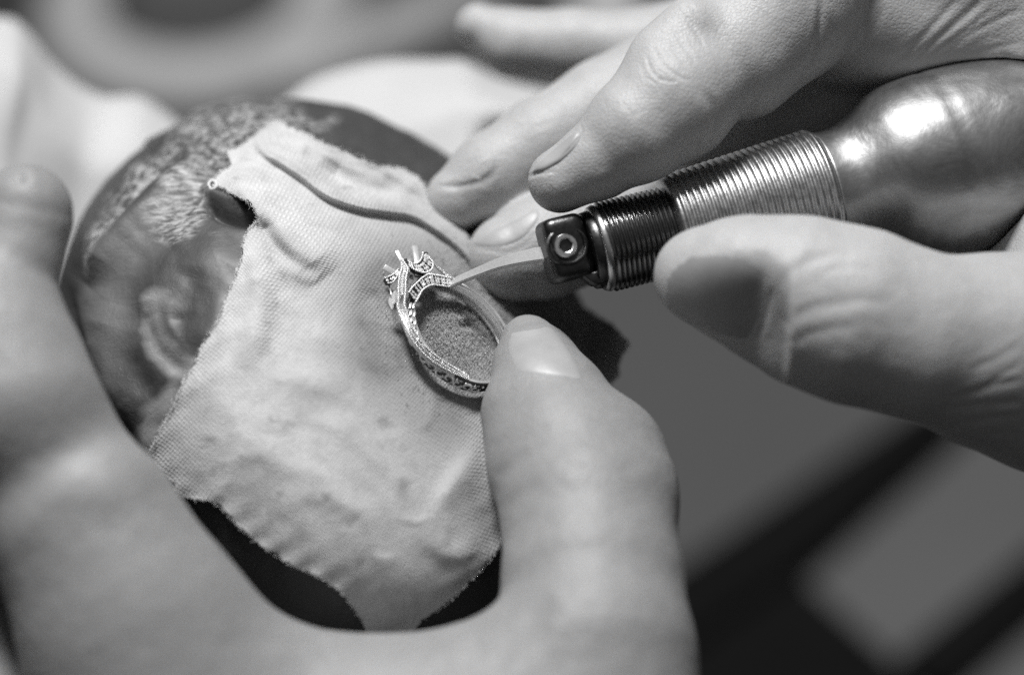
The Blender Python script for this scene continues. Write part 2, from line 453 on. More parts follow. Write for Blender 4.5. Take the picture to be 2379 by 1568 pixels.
# ------------------------------------------------------------------ pad
PM = .42; PY = C(1075, 720)[1]
def pad_sdf(x, y, z):
    zz = z + PM * (y - PY)
    x0, y0 = x, y; k = D / (D - z); x = x * k; y = y * k
    def sph(px, py, r, zc, zsq=1.):
        c = C(px, py, 0)
        return np.sqrt((x - c[0]) ** 2 + (y - c[1]) ** 2 + ((zz - zc) / zsq) ** 2) - r * S
    d = sph(640, 742, 508, -2.7)
    d = smin(d, sph(850, 950, 606, -3.05), 1.2)
    # flattened on the side where the ring lies
    pl = (x0 - RO[0]) * RN[0] + (y0 - RO[1]) * RN[1] + (z - RO[2]) * RN[2] + .30
    d = smax(d, pl, 1.6)
    return smax(d, -(zz + 6.2), .6)
F = Field((-8.6, -6.6, -9.6), (3.4, 5.2, 4.4), .06)
F.f = pad_sdf(F.ax[0][:, None, None], F.ax[1][None, :, None], F.ax[2][None, None, :]).astype(np.float32)
p, t, q = F.mesh()
def pad_edit(v, n, me):
    P = topx(v); out = v.copy(); front = n[:, 2] > -.1
    def lump(pts, wpx, h, rnd=True):
        d, tt, sd = poly_dist(P, spline(pts, 4)); fade = np.clip(np.minimum(tt, 1 - tt) * 6, 0, 1)
        return np.exp(-(d / wpx) ** 2) * h * fade * front
    e = lump([(440, 350), (452, 400), (400, 440), (345, 490), (300, 540), (250, 600), (200, 660)], 30, .28)
    e += lump([(330, 345), (390, 330), (440, 345), (455, 380)], 16, .12)
    e -= lump([(380, 385), (330, 430), (300, 480), (262, 520)], 8, .12)
    e -= lump([(470, 470), (520, 500), (570, 512), (620, 500)], 12, .22)
    e += lump([(470, 440), (520, 462), (575, 478)], 15, .12)
    e -= lump([(330, 700), (340, 770), (380, 830), (440, 870)], 26, .10)
    e += lump([(385, 690), (390, 750), (430, 800)], 18, .025)
    e -= lump([(150, 640), (175, 760), (230, 900), (330, 1060)], 14, .08)
    e += lump([(560, 560), (470, 600), (400, 660), (360, 760), (380, 860)], 46, .07) + lump([(250, 700), (230, 800), (260, 900), (330, 980)], 46, .09) - lump([(300, 640), (290, 740), (310, 860), (370, 940)], 34, .06)
    e += lump([(540, 620), (500, 700), (500, 780), (470, 850)], 40, .04) - lump([(440, 620), (430, 700), (440, 760)], 34, .04) + lump([(420, 260), (500, 245), (620, 250), (720, 275)], 26, .07)
    e += vnoise(P, 70, 8) * .018 * front + vnoise(P, 30, 9) * .007 * front
    # lumpy dried crust
    r = np.random.default_rng(3)
    cx = r.uniform(150, 700, 260); cy = r.uniform(240, 640, 260); s_ = r.uniform(5, 15, 260); a = r.uniform(-.02, .035, 260)
    for i in range(260):
        if in_poly(np.array([[cx[i], cy[i]]]), CRUST[0])[0] or in_poly(np.array([[cx[i], cy[i]]]), CRUST[1])[0]:
            dd = (P[:, 0] - cx[i]) ** 2 + (P[:, 1] - cy[i]) ** 2; m_ = (dd < (3 * s_[i]) ** 2) & front
            e[m_] += a[i] * np.exp(-dd[m_] / s_[i] ** 2)
    out += n * e[:, None]
    # tone masks: crust, streaks, pale areas, darker edge and lower part
    P0 = P; P = P + np.stack((vnoise(P, 46, 1) * 11 + vnoise(P, 17, 2) * 5, vnoise(P, 46, 3) * 11 + vnoise(P, 17, 4) * 5), 1)
    def soft(poly, wpx):
        d, _, _ = poly_dist(P, list(poly) + [poly[0]]); ins = in_poly(P, poly)
        return np.clip(.5 + np.where(ins, d, -d) / (2 * wpx), 0, 1)
    cr = np.maximum(soft(CRUST[0], 22), soft(CRUST[1], 16)) * front; st = soft(CRUST[2], 14) * front; P_ = P; P = P0 + (P - P0) * .35
    pa = np.maximum(soft([(330, 690), (365, 675), (392, 685), (374, 730), (382, 782), (412, 818), (458, 842), (436, 884), (392, 872), (345, 825), (322, 760)], 12), .0)
    pa = np.maximum(pa, .34 * soft([(260, 560), (330, 520), (380, 560), (330, 640), (300, 760), (260, 900), (200, 800), (190, 680)], 30))
    pa = np.maximum(pa, .8 * soft([(330, 960), (400, 880), (420, 900), (380, 1000), (345, 1050), (320, 1030)], 12)) * front
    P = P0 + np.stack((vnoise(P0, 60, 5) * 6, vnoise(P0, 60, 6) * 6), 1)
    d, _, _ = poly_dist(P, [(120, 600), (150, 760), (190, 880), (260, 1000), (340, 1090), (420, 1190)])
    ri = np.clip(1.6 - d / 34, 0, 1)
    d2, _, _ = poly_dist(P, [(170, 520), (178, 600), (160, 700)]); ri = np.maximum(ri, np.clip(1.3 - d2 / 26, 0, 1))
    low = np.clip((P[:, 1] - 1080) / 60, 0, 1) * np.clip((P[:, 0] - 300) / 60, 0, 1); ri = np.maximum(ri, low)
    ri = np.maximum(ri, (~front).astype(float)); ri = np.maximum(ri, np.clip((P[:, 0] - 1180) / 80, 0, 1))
    for nm, a in (('crust', cr), ('streak', st), ('pale', pa), ('rim', ri)):
        at = me.attributes.new(nm, 'FLOAT', 'POINT'); at.data.foreach_set('value', a.astype(np.float32))
    return out
CRUST = [[(330, 330), (400, 270), (500, 250), (600, 245), (700, 260), (760, 290), (640, 300), (560, 340), (520, 400), (470, 400), (440, 330), (380, 300)],
         [(190, 600), (230, 520), (280, 450), (330, 390), (390, 345), (430, 350), (380, 400), (330, 460), (300, 510), (240, 580), (200, 640)],
         [(375, 440), (430, 400), (450, 360), (490, 370), (500, 400), (480, 440), (470, 480), (480, 505), (450, 520), (400, 560), (365, 520)]]
pad = make_quads('engraving_pad', p, q, t, M['pad'], subdiv=1, edit=pad_edit)
tag(pad, 'dark waxed leather pad with lumpy dried crust, held in the lower hand', 'pad')

# ------------------------------------------------------------------ cloth on the pad
gx = np.arange(280, 1540, 8.); gy = np.arange(220, 1580, 8.)
GX, GY = np.meshgrid(gx, gy)
zz = np.linspace(4.0, -6, 130)
def height_of(fn):
    H = np.full(GX.shape, np.nan); prev = None
    for z in zz:
        f = (D - z) / D
        d = fn((GX - 1189.5) * S * f, (784 - GY) * S * f, z)
        if prev is not None:
            hit = (d < 0) & np.isnan(H)
            if hit.any(): H[hit] = z + (zz[0] - zz[1]) * (-d[hit]) / (prev[hit] - d[hit] + 1e-9)
        prev = d
    return H
H = height_of(pad_sdf)
bad = np.isnan(H); H[bad] = np.nanmin(H)
for _ in range(400):                                    # carry the surface on past the outline
    A = (np.roll(H, 1, 0) + np.roll(H, -1, 0) + np.roll(H, 1, 1) + np.roll(H, -1, 1)) / 4
    H[bad] = A[bad]
H = np.maximum(H, -4)
Hb = H.copy()
for _ in range(30):
    Hb[1:-1, 1:-1] = (Hb[:-2, 1:-1] + Hb[2:, 1:-1] + Hb[1:-1, :-2] + Hb[1:-1, 2:]) / 4
H = np.maximum(Hb, H) + .05
def sampleH(px, py):
    u = np.clip((px - gx[0]) / 8, 0, len(gx) - 1.001); v_ = np.clip((py - gy[0]) / 8, 0, len(gy) - 1.001)
    i, j = u.astype(int), v_.astype(int); a, b = u - i, v_ - j
    return (H[j, i] * (1 - a) + H[j, i + 1] * a) * (1 - b) + (H[j + 1, i] * (1 - a) + H[j + 1, i + 1] * a) * b
CL = [(640, 279), (690, 300), (730, 318), (780, 342), (830, 358), (870, 384), (905, 386), (942, 392), (985, 425), (1000, 462), (1040, 492), (1075, 530), (1100, 560),
      (1150, 590), (1220, 640), (1300, 680), (1390, 728), (1430, 765), (1462, 800), (1440, 835), (1436, 870), (1400, 905), (1300, 960), (1180, 1000),
      (1176, 1100), (1178, 1190), (1172, 1262), (1110, 1335), (1050, 1395), (975, 1450), (932, 1500), (868, 1500), (850, 1465), (828, 1425), (785, 1372), (740, 1340), (690, 1320),
      (640, 1292), (600, 1262), (560, 1228), (530, 1200), (492, 1165), (455, 1162), (405, 1148), (402, 1128), (372, 1108), (345, 1088), (348, 1040), (375, 985),
      (405, 930), (428, 872), (460, 812), (490, 768), (514, 720), (530, 672), (548, 630), (560, 600), (562, 565), (578, 528), (596, 508),
      (585, 480), (560, 462), (530, 448), (508, 435), (490, 442), (484, 428), (496, 412), (510, 396), (532, 382), (528, 362), (524, 348), (550, 338), (575, 322), (600, 305)]
step = 3.5
ux = np.arange(330, 1475, step); uy = np.arange(265, 1510, step)
UX, UY = np.meshgrid(ux, uy); P = np.stack((UX.ravel(), UY.ravel()), 1)
wob = np.stack((vnoise(P, 23, 21) * 2.2 + vnoise(P, 7, 22) * 1.2, vnoise(P, 23, 23) * 2.2 + vnoise(P, 7, 24) * 1.2), 1)
ins = in_poly(P + wob, spline(CL, 3, True))
ed, _, _ = poly_dist(P, CL + [CL[0]])
h = np.zeros(len(P))
def ridge(pts, wl, wr, hh, fend=5.):
    """ridge; wl is the width on the lower/left side of the line, wr on the other"""
    d, tt, sd = poly_dist(P, spline(pts, 5)); fade = np.clip(np.minimum(tt, 1 - tt) * fend, 0, 1)
    wv = np.where(sd > 0, wl, wr); return np.exp(-(d / wv) ** 2) * hh * fade
# rolled fold along the top
roll = [(590, 300), (610, 350), (650, 375), (700, 408), (760, 452), (830, 478), (900, 490), (960, 500), (1020, 535), (1070, 575), (1110, 620), (1150, 660)]
h += ridge(roll, 9, 26, .24, 8)
h += ridge([(560, 330), (640, 335), (720, 372), (780, 400)], 26, 30, .16)
h += ridge([(650, 290), (720, 320), (790, 362), (850, 372), (910, 400), (960, 430), (1000, 480)], 16, 26, .20, 6)
h += ridge([(690, 335), (700, 345), (720, 350)], 14, 14, .10, 2)
h -= ridge([(740, 378), (800, 420), (870, 440), (940, 450)], 18, 18, .10)
dr, tr_, sr = poly_dist(P, spline(roll, 5))
h += np.where(sr < 0, .15 * (1 - np.exp(-(dr / 14) ** 2)) * np.exp(-(dr / 130) ** 2), 0) * np.clip(np.minimum(tr_, 1 - tr_) * 8, 0, 1)
h -= ridge([(640, 335), (700, 362), (765, 405), (835, 434), (905, 447), (975, 462), (1035, 500), (1085, 545)], 14, 12, .04, 6)
h += ridge([(680, 318), (740, 350), (800, 385), (850, 400), (900, 418)], 12, 16, .10, 4)
# pleat starting at the notch
h += ridge([(520, 410), (575, 450), (620, 510), (660, 560), (700, 610), (735, 660)], 30, 60, .30, 7)
h -= ridge([(600, 500), (640, 568), (690, 612), (740, 640)], 18, 22, .20, 6)
h += ridge([(585, 530), (590, 600), (600, 680), (590, 760), (570, 860)], 24, 40, .14, 4)
h -= ridge([(660, 620), (680, 700), (660, 790), (640, 880)], 40, 40, .10)
h += ridge([(720, 560), (800, 620), (850, 700)], 30, 50, .08)
# loose wrinkles of the lower half
wr = [((600, 850), (700, 880), (820, 930), (900, 990), .07), ((700, 960), (800, 1000), (900, 1090), (960, 1180), .08), ((560, 980), (620, 1060), (700, 1100), (800, 1120), .05),
      ((640, 1180), (720, 1150), (820, 1180), (900, 1260), .07), ((1010, 960), (1060, 1000), (1080, 1080), (1020, 1180), .10), ((1120, 960), (1100, 1060), (1040, 1150), (1000, 1250), .12),
      ((960, 1180), (1000, 1260), (1070, 1290), (1150, 1240), .10), ((860, 1240), (900, 1320), (920, 1400), (900, 1480), .06), ((620, 760), (720, 770), (840, 820), (930, 900), .05),
      ((480, 900), (540, 960), (560, 1060), (520, 1140), .06), ((780, 700), (840, 780), (860, 860), (820, 930), .05)]
for a, b_, c_, d_, hh in wr: h += ridge([a, b_, c_, d_], 24, 34, hh * .6, 3)
r2 = np.random.default_rng(11)
for i in range(130):
    x0, y0 = r2.uniform(380, 1150), r2.uniform(620, 1450); an = r2.uniform(0, math.pi); l = r2.uniform(20, 60)
    h += ridge([(x0 - l * math.cos(an), y0 - l * math.sin(an)), (x0 + 6, y0 + 6), (x0 + l * math.cos(an + .5), y0 + l * math.sin(an + .5))], r2.uniform(8, 16), r2.uniform(8, 18), r2.uniform(-.014, .02), 3)
# sunk under the ring, the small dent inside it, lifted ragged edges
q2 = ((P[:, 0] - 1050) / 120) ** 2 + ((P[:, 1] - 760) / 150) ** 2
h += .02 * np.exp(-q2 ** 2)
h -= .16 * np.exp(-(((P[:, 0] - 1086) / 16) ** 2 + ((P[:, 1] - 752) / 9) ** 2))
h += .08 * np.exp(-(((P[:, 0] - 1076) / 14) ** 2 + ((P[:, 1] - 740) / 9) ** 2))
h += .02 * np.exp(-ed / 12) + .02 * np.sin(P[:, 0] / 17 + P[:, 1] / 11) * np.exp(-ed / 30)
h -= np.clip((P[:, 0] - 1250) / 200, 0, 1) * .3
h = np.where(h < 0, -.10 * (1 - np.exp(h / .10)), h)
Z = sampleH(P[:, 0], P[:, 1]) + .07 + h
f_ = (D - Z) / D
V = np.stack(((P[:, 0] - 1189.5) * S * f_, (784 - P[:, 1]) * S * f_, Z), 1)
idx = -np.ones(len(P), int); nw, nh = len(ux), len(uy)
quads = []
I = ins.reshape(nh, nw)
ok = I[:-1, :-1] & I[1:, :-1] & I[:-1, 1:] & I[1:, 1:]
jj, ii = np.where(ok)
a = jj * nw + ii
Q = np.stack((a, a + nw, a + nw + 1, a + 1), 1)
used = np.unique(Q); idx[used] = np.arange(len(used)); Q = idx[Q]
Vc = V[used]; Pc = P[used]
# outward direction is towards the lens
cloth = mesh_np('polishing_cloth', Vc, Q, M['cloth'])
tag(cloth, 'white woven cotton cloth with frayed edges draped over the dark pad under the ring', 'cloth')
me = cloth.data
uvl = me.uv_layers.new(name='cloth')
li = np.empty(len(me.loops), np.int32); me.loops.foreach_get('vertex_index', li)
an = R(32); X0, Y0 = Pc[:, 0] * S, Pc[:, 1] * S
# weave bends along the pleats
X0 = X0 + .30 * np.sin(Y0 * .9 + 1) + .6 * h[used]; Y0 = Y0 + .25 * np.sin(X0 * .8) - .6 * h[used]
U = np.stack((X0 * math.cos(an) + Y0 * math.sin(an), -X0 * math.sin(an) + Y0 * math.cos(an)), 1)
uvl.data.foreach_set('uv', U[li].astype(np.float32).ravel())
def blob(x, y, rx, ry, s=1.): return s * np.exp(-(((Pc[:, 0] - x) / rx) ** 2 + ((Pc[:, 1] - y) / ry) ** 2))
dirt_shade = blob(1060, 770, 190, 190, 1.1) + blob(900, 760, 120, 180, .6) + blob(900, 660, 110, 90, .55) + blob(1050, 620, 90, 70, .4) + blob(1040, 980, 90, 90, .6) + blob(1130, 1180, 60, 90, .8) + blob(640, 560, 40, 30, .35) \
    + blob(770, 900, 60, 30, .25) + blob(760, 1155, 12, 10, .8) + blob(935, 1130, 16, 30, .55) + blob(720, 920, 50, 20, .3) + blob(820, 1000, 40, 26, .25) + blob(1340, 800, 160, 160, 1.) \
    + blob(700, 640, 60, 50, .3) + blob(850, 820, 60, 70, .3)  # dirt round the ring, plus painted shade inside it and at far right
at = me.attributes.new('dirt_shade', 'FLOAT', 'POINT'); at.data.foreach_set('value', np.clip(dirt_shade, 0, 1).astype(np.float32))
sol = cloth.modifiers.new('thickness', 'SOLIDIFY'); sol.thickness = .03; sol.offset = -1

def clothpos(px, py, up=0.):
    k = np.argmin((Pc[:, 0] - px) ** 2 + (Pc[:, 1] - py) ** 2); z = Vc[k, 2] + up
    return C(px, py, z)
def tubes(name, curves, mat, parent, sides=4):
    v, f = [], []
    for pts, rr in curves:
        pts = np.asarray(pts); n_ = len(pts); b0 = len(v)
        rr = np.broadcast_to(rr, n_)
        for i in range(n_):
            tg = nrm(pts[min(i + 1, n_ - 1)] - pts[max(i - 1, 0)]); up = np.array((.31, .2, .93))
            a_ = nrm(np.cross(tg, up)); b_ = np.cross(tg, a_)
            for k in range(sides):
                t_ = 2 * math.pi * k / sides; v.append(pts[i] + rr[i] * (a_ * math.cos(t_) + b_ * math.sin(t_)))
        for i in range(n_ - 1):
            for k in range(sides):
                k2 = (k + 1) % sides; f.append((b0 + i * sides + k, b0 + i * sides + k2, b0 + (i + 1) * sides + k2, b0 + (i + 1) * sides + k))
        f.append(tuple(b0 + k for k in range(sides))[::-1]); f.append(tuple(b0 + (n_ - 1) * sides + k for k in range(sides)))
    return mesh_np(name, v, f, mat, parent)
# fringe of loose threads along the cut edge
cur = []; E_ = spline(CL, 6, True)
for i in range(0, len(E_) - 1):
    a_, b_ = E_[i], E_[i + 1]; tn = nrm(np.append(b_ - a_, 0))[:2]; out_ = np.array((tn[1], -tn[0]))
    if i % 1: continue
    for _ in range(3):
        s_ = a_ + (b_ - a_) * random.random() - out_ * random.uniform(1, 4)
        L_ = random.uniform(2, 7) * (2.6 if random.random() < .08 else 1)
        dv = out_ * random.uniform(.2, 1) + tn * random.uniform(-1, 1)
        p0 = clothpos(*s_, .03); k_ = []
        for j in range(4):
            u_ = j / 3; w_ = s_ + dv * L_ * u_ + np.array((random.uniform(-1, 1), random.uniform(-1, 1))) * 1.2 * u_
            k_.append(C(w_[0], w_[1], p0[2] + random.uniform(-.03, .05) * u_))
        cur.append((k_, random.uniform(.0018, .0036)))
# the thick knot at the left corner
kn = [clothpos(494 + 9 * math.cos(a_), 430 + 10 * math.sin(a_), .06 + .02 * math.sin(2 * a_)) for a_ in np.linspace(0, 7.2, 16)]
tag(tubes('fringe', cur, M['thread'], cloth), kind='stuff')
tubes('knotted_thread', [(kn, .025)], M['thread'], cloth, 8)
# raised fuzz round the ring
cur = []
for i in range(4200):
    x = random.gauss(1065, 60); y = random.gauss(745, 75)
    if not (800 < x < 1180 and 520 < y < 1000): continue
    k = np.argmin((Pc[:, 0] - x) ** 2 + (Pc[:, 1] - y) ** 2) if i % 1 == 0 else k
    z = Vc[k, 2]; a_ = random.uniform(0, 6.28); l = random.uniform(3, 9); bnd = random.uniform(-1.5, 1.5)
    pts = [C(x + l * u_ * math.cos(a_ + bnd * u_), y + l * u_ * math.sin(a_ + bnd * u_), z + .015 + .05 * math.sin(u_ * 3)) for u_ in (0, .5, 1)]
    cur.append((pts, random.uniform(.0016, .0034)))
tag(tubes('fuzz', cur, M['fuzz'], cloth, 3), kind='stuff')

# ------------------------------------------------------------------ white towel behind
def towel_mesh():
    top = spline([(-260, 10), (-120, 28), (-40, 36), (28, 42), (58, 62), (85, 92), (120, 138), (165, 180), (207, 208), (250, 224), (303, 222), (340, 230), (390, 262), (450, 300), (560, 300), (650, 240), (720, 190), (800, 160), (900, 140), (1020, 138), (1080, 140), (1160, 180), (1260, 205), (1380, 215)], 5)
    n_ = len(top); rows = 30; v = []
    for j in range(rows):
        u_ = j / (rows - 1)
        for i in range(n_):
            x, y = top[i]; s_ = i / n_
            ht = (320 + 260 * min(max((x + 20) / 220, 0), 1)) * (1 - .62 * min(max((x - 900) / 250, 0), 1))
            yy = y + u_ * (ht + 40 * math.sin(s_ * 9)); zb = -8.8 + .9 * math.sin(s_ * 7 + 1) * u_
            bul = math.sin(min(u_ * 3.0, 1) * math.pi / 2)
            z_ = zb + 2.0 * bul + .8 * u_ + .09 * math.sin(s_ * 46 + u_ * 5) * u_ * (1 - u_) * 2
            v.append(C(x + 30 * math.sin(u_ * 5 + s_ * 8) * u_, yy, z_))
    f = [(j * n_ + i, (j + 1) * n_ + i, (j + 1) * n_ + i + 1, j * n_ + i + 1) for j in range(rows - 1) for i in range(n_ - 1)]
    return v, f
tv, tf = towel_mesh()
tow = mesh_np('towel', tv, tf, M['towel']); s_ = tow.modifiers.new('thickness', 'SOLIDIFY'); s_.thickness = .25; s_.offset = -1
tag(tow, 'bright white blurred towel bunched up behind the pad', 'towel')

# ------------------------------------------------------------------ nails: curved plates
def nail(name, parent, c, along, up, L, W, mat, curve=.55, thick=.04, lift=0., tipround=.35):
    """c centre of the plate, along points to the free edge, up is its outward normal"""
    al = nrm(along); up = nrm(np.asarray(up, float) - np.dot(up, al) * al); sd = np.cross(al, up)
    nu, nv = 14, 18; top, bot = [], []
    for j in range(nv):
        v_ = -1 + 2 * j / (nv - 1)
        for i in range(nu):
            a_ = -1 + 2 * i / (nu - 1)
            # rounded cuticle at -1, squared rounded tip at +1
            wv = (1 - max(0, (-v_ - .45) / .55) ** 2.4 * .55) * (1 - max(0, (v_ - .75) / .25) ** 2 * .12)
            lv = v_ - (0.22 * a_ * a_ if v_ > 0 else -0.30 * a_ * a_) * abs(v_)
            x = a_ * W / 2 * wv; ang = x / (curve)
            pos = c + sd * curve * math.sin(ang) + up * (curve * (math.cos(ang) - 1)) + al * lv * L / 2 - up * .10 * L * v_ * abs(v_) * .35 + up * lift * max(v_, 0)
            top.append(pos); bot.append(pos - up * thick)
    f = []; n1 = nu * nv
    for j in range(nv - 1):
        for i in range(nu - 1):
            a0 = j * nu + i; f.append((a0, a0 + 1, a0 + nu + 1, a0 + nu)); f.append((n1 + a0 + nu, n1 + a0 + nu + 1, n1 + a0 + 1, n1 + a0))
    for j in range(nv - 1):
        for i in (0, nu - 1):
            a0 = j * nu + i; f.append((a0, a0 + nu, n1 + a0 + nu, n1 + a0))
    for i in range(nu - 1):
        for j in (0, nv - 1):
            a0 = j * nu + i; f.append((a0, a0 + 1, n1 + a0 + 1, n1 + a0))
    o = mesh_np(name, top + bot, f, mat, parent)
    bm = bmesh.new(); bm.from_mesh(o.data); bmesh.ops.recalc_face_normals(bm, faces=bm.faces[:]); bm.to_mesh(o.data); bm.free()
    return o

def nail_patch(parent, outline, mat, th=.035, nr=14, na=56):
    """a plate lying on the skin inside an outline, seated a little into its fold"""
    bvh = BVHTree.FromPolygons([tuple(v.co) for v in parent.data.vertices], [tuple(q.vertices) for q in parent.data.polygons])
    O_ = spline(outline, 6, True); O_ = O_[np.linspace(0, len(O_) - 1, na, endpoint=False).astype(int)]
    cen = O_.mean(0); cw = Vector(co.location) - parent.location
    v, up = [], []
    for j in range(nr):
        u_ = (j + .02) / (nr - 1); u_ = min(u_, 1)
        for i in range(na):
            x, y = cen + (O_[i] - cen) * u_
            d_ = (Vector(toworld(C(x, y, 0))) - Vector(co.location)).normalized()
            loc, nn, _, _ = bvh.ray_cast(cw, d_)
            if loc is None: loc, nn = v[-1], up[-1]
            v.append(Vector(loc)); up.append(Vector(nn))
    mean_up = sum(up, Vector()).normalized(); n1 = nr * na
    top = [p_ + (u_ * .6 + mean_up * .4).normalized() * (th * (1 - ((k // na) / (nr - 1)) ** 8) - .006) for k, (p_, u_) in enumerate(zip(v, up))]
    bot = [p_ - mean_up * .05 for p_ in v]
    f = []
    for j in range(nr - 1):
        for i in range(na):
            k = (i + 1) % na; a0 = j * na
            f.append((a0 + i, a0 + k, a0 + na + k, a0 + na + i)); f.append((n1 + a0 + na + i, n1 + a0 + na + k, n1 + a0 + k, n1 + a0 + i))
    for i in range(na): k = (i + 1) % na; a0 = (nr - 1) * na; f.append((a0 + i, a0 + k, n1 + a0 + k, n1 + a0 + i))
    o = mesh_np('nail', [tuple(q + parent.location) for q in top + bot], f, mat, parent, camspace=False)
    bm = bmesh.new(); bm.from_mesh(o.data); bmesh.ops.recalc_face_normals(bm, faces=bm.faces[:]); bm.to_mesh(o.data); bm.free()
    return o

# ------------------------------------------------------------------ lower (left) hand
F = Field((-10, -8.2, -3), (4.2, 3.4, 7.2), .065)
# thumb
F.chain([(1226, 790, -.25, 60), (1245, 850, .05, 96), (1275, 950, .55, 142), (1322, 1075, 1.1, 182), (1368, 1200, 1.7, 196), (1378, 1350, 2.3, 204), (1388, 1520, 2.9, 224), (1400, 1700, 3.2, 240)], .25, .82)
F.chain([(1425, 1058, .9, 120), (1440, 1130, 1.2, 130)], .4, .85)
F.chain([(1200, 960, .7, 70), (1235, 1080, 1.2, 78)], .3)
# web and palm
F.chain([(1340, 1570, 3.0, 165), (1190, 1660, 2.9, 190), (1000, 1748, 2.9, 220), (800, 1768, 2.9, 240), (610, 1745, 3.0, 256), (405, 1632, 3.1, 278), (305, 1450, 3.2, 244), (195, 1225, 3.2, 205)], .6, .8)
F.chain([(195, 1225, 3.0, 205), (75, 1085, 2.45, 200), (20, 950, 3.0, 196), (-32, 800, 2.7, 182), (-30, 735, 2.5, 160)], .5, .85)
F.chain([(700, 1960, 2.5, 300), (480, 1900, 2.7, 310), (400, 1720, 2.9, 250)], 1.0, .8)
F.chain([(1200, 1850, 3.2, 300), (700, 1900, 2.3, 330)], 1.2, .8)
# index finger tip
F.chain([(-30, 715, 2.5, 150), (-5, 655, 2.35, 118), (35, 590, 2.3, 107), (57, 500, 2.15, 107), (60, 484, 2.15, 98)], .2, .92)
# middle finger, folded away under the index and seen in the corner
F.chain([(-60, 1480, 2.0, 120), (-20, 1640, 2.2, 140), (60, 1800, 2.6, 150)], .15)
F.chain([(-160, 1280, 2.2, 130), (-60, 1480, 2.0, 120)], .15)
F.chain([(-190, 900, 1.9, 120), (-160, 1280, 2.2, 130)], .15)
p, t, q = F.mesh()
lines = [([(1150, 1110), (1190, 1085), (1230, 1040)], .10, .02), ([(1165, 1190), (1210, 1150), (1260, 1120)], .12, .02), ([(1140, 1040), (1180, 1010)], .07, .014),
         ([(1300, 1080), (1400, 1090), (1500, 1080)], .10, .02), ([(1420, 1000), (1480, 1020), (1530, 1060)], .08, .02),
         ([(1190, 1270), (1230, 1240), (1290, 1200)], .14, .02), ([(1060, 1520), (1160, 1500), (1240, 1440), (1280, 1380)], .2, .06), ([(1000, 1545), (1120, 1560), (1200, 1520)], .14, .04),
         
         ([(100, 1230), (200, 1190), (300, 1240)], .35, .04), ([(56, 392), (60, 410), (56, 430)], .05, .05)]
hand_l = make_quads('hand', p, q, t, M['skin_l'], subdiv=1, edit=CREASE(lines))
tag(hand_l, 'lower hand gripping the dark pad, its pale thumb pressed on the ring', 'hand', 'hands of the jeweller')
nail_patch(hand_l, [(1182, 776), (1200, 768), (1243, 762), (1278, 757), (1305, 785), (1330, 825), (1350, 866), (1352, 882), (1316, 876), (1257, 870), (1206, 865), (1188, 840), (1177, 810)], M['nail'], .02)
nail_patch(hand_l, [(8, 430), (25, 404), (46, 396), (64, 400), (58, 418), (36, 434), (18, 446)], M['skin_l'], .010)

# ------------------------------------------------------------------ upper (right) hand
F = Field((-1.8, -3.4, -7.6), (9.6, 7.2, 4.6), .064)
IZ = .35
# index finger
F.chain([(1302, 420, .26, 76), (1388, 374, .30, 90), (1478, 305, .34, 124)], .12)
F.chain([(1478, 305, .34, 122), (1560, 238, .18, 142), (1600, 200, .08, 140)], .12)
F.chain([(1615, 172, -.22, 132), (1710, 130, -.38, 152), (1825, 20, -.7, 172), (1880, -90, -.9, 172)], .10)
F.chain([(1535, 120, .25, 62), (1600, 55, .2, 60)], .35)
# knuckle of the palm, behind the index crease
F.chain([(1965, 20, -1.7, 190), (2120, 40, -1.9, 190), (2300, 20, -2.0, 220), (2560, 60, -2.2, 300)], .12)
F.chain([(1930, -190, -1.5, 190), (2200, -180, -1.8, 240), (2600, -100, -2.0, 300)], .4)
# thumb
F.chain([(1626, 640, 1.3, 108), (1722, 652, 1.5, 142), (1850, 692, 1.7, 184), (1990, 735, 1.8, 196), (2150, 785, 1.8, 186), (2310, 812, 1.5, 212), (2520, 830, 1.0, 270)], .3, .86)
F.chain([(2310, 825, 1.2, 205), (2440, 880, 1.0, 205), (2600, 860, .6, 290)], .4)
# back of the grip: middle, ring and little finger with the palm behind the tool
F.chain([(1188, 600, -1.75, 104), (1260, 575, -1.85, 118), (1400, 520, -2.1, 128), (1560, 430, -2.5, 140), (1750, 330, -2.8, 150), (1950, 220, -3.0, 170)], .15)
F.chain([(1062, 462, -2.2, 74), (1140, 412, -2.3, 98), (1270, 335, -2.5, 112), (1410, 262, -2.8, 124), (1580, 180, -3.1, 135), (1800, 90, -3.3, 160)], .15)
F.chain([(1112, 62, -5.0, 52), (1190, 100, -5.0, 78), (1330, 108, -4.9, 86), (1480, 116, -4.8, 92), (1650, 90, -4.6, 110), (1850, 40, -4.2, 150)], .15)
F.chain([(1950, 220, -3.4, 200), (2300, 250, -3.8, 300), (2600, 400, -3.2, 360)], .6)
F.chain([(2600, 100, -2.5, 330), (2640, 700, -1.2, 380)], .8)
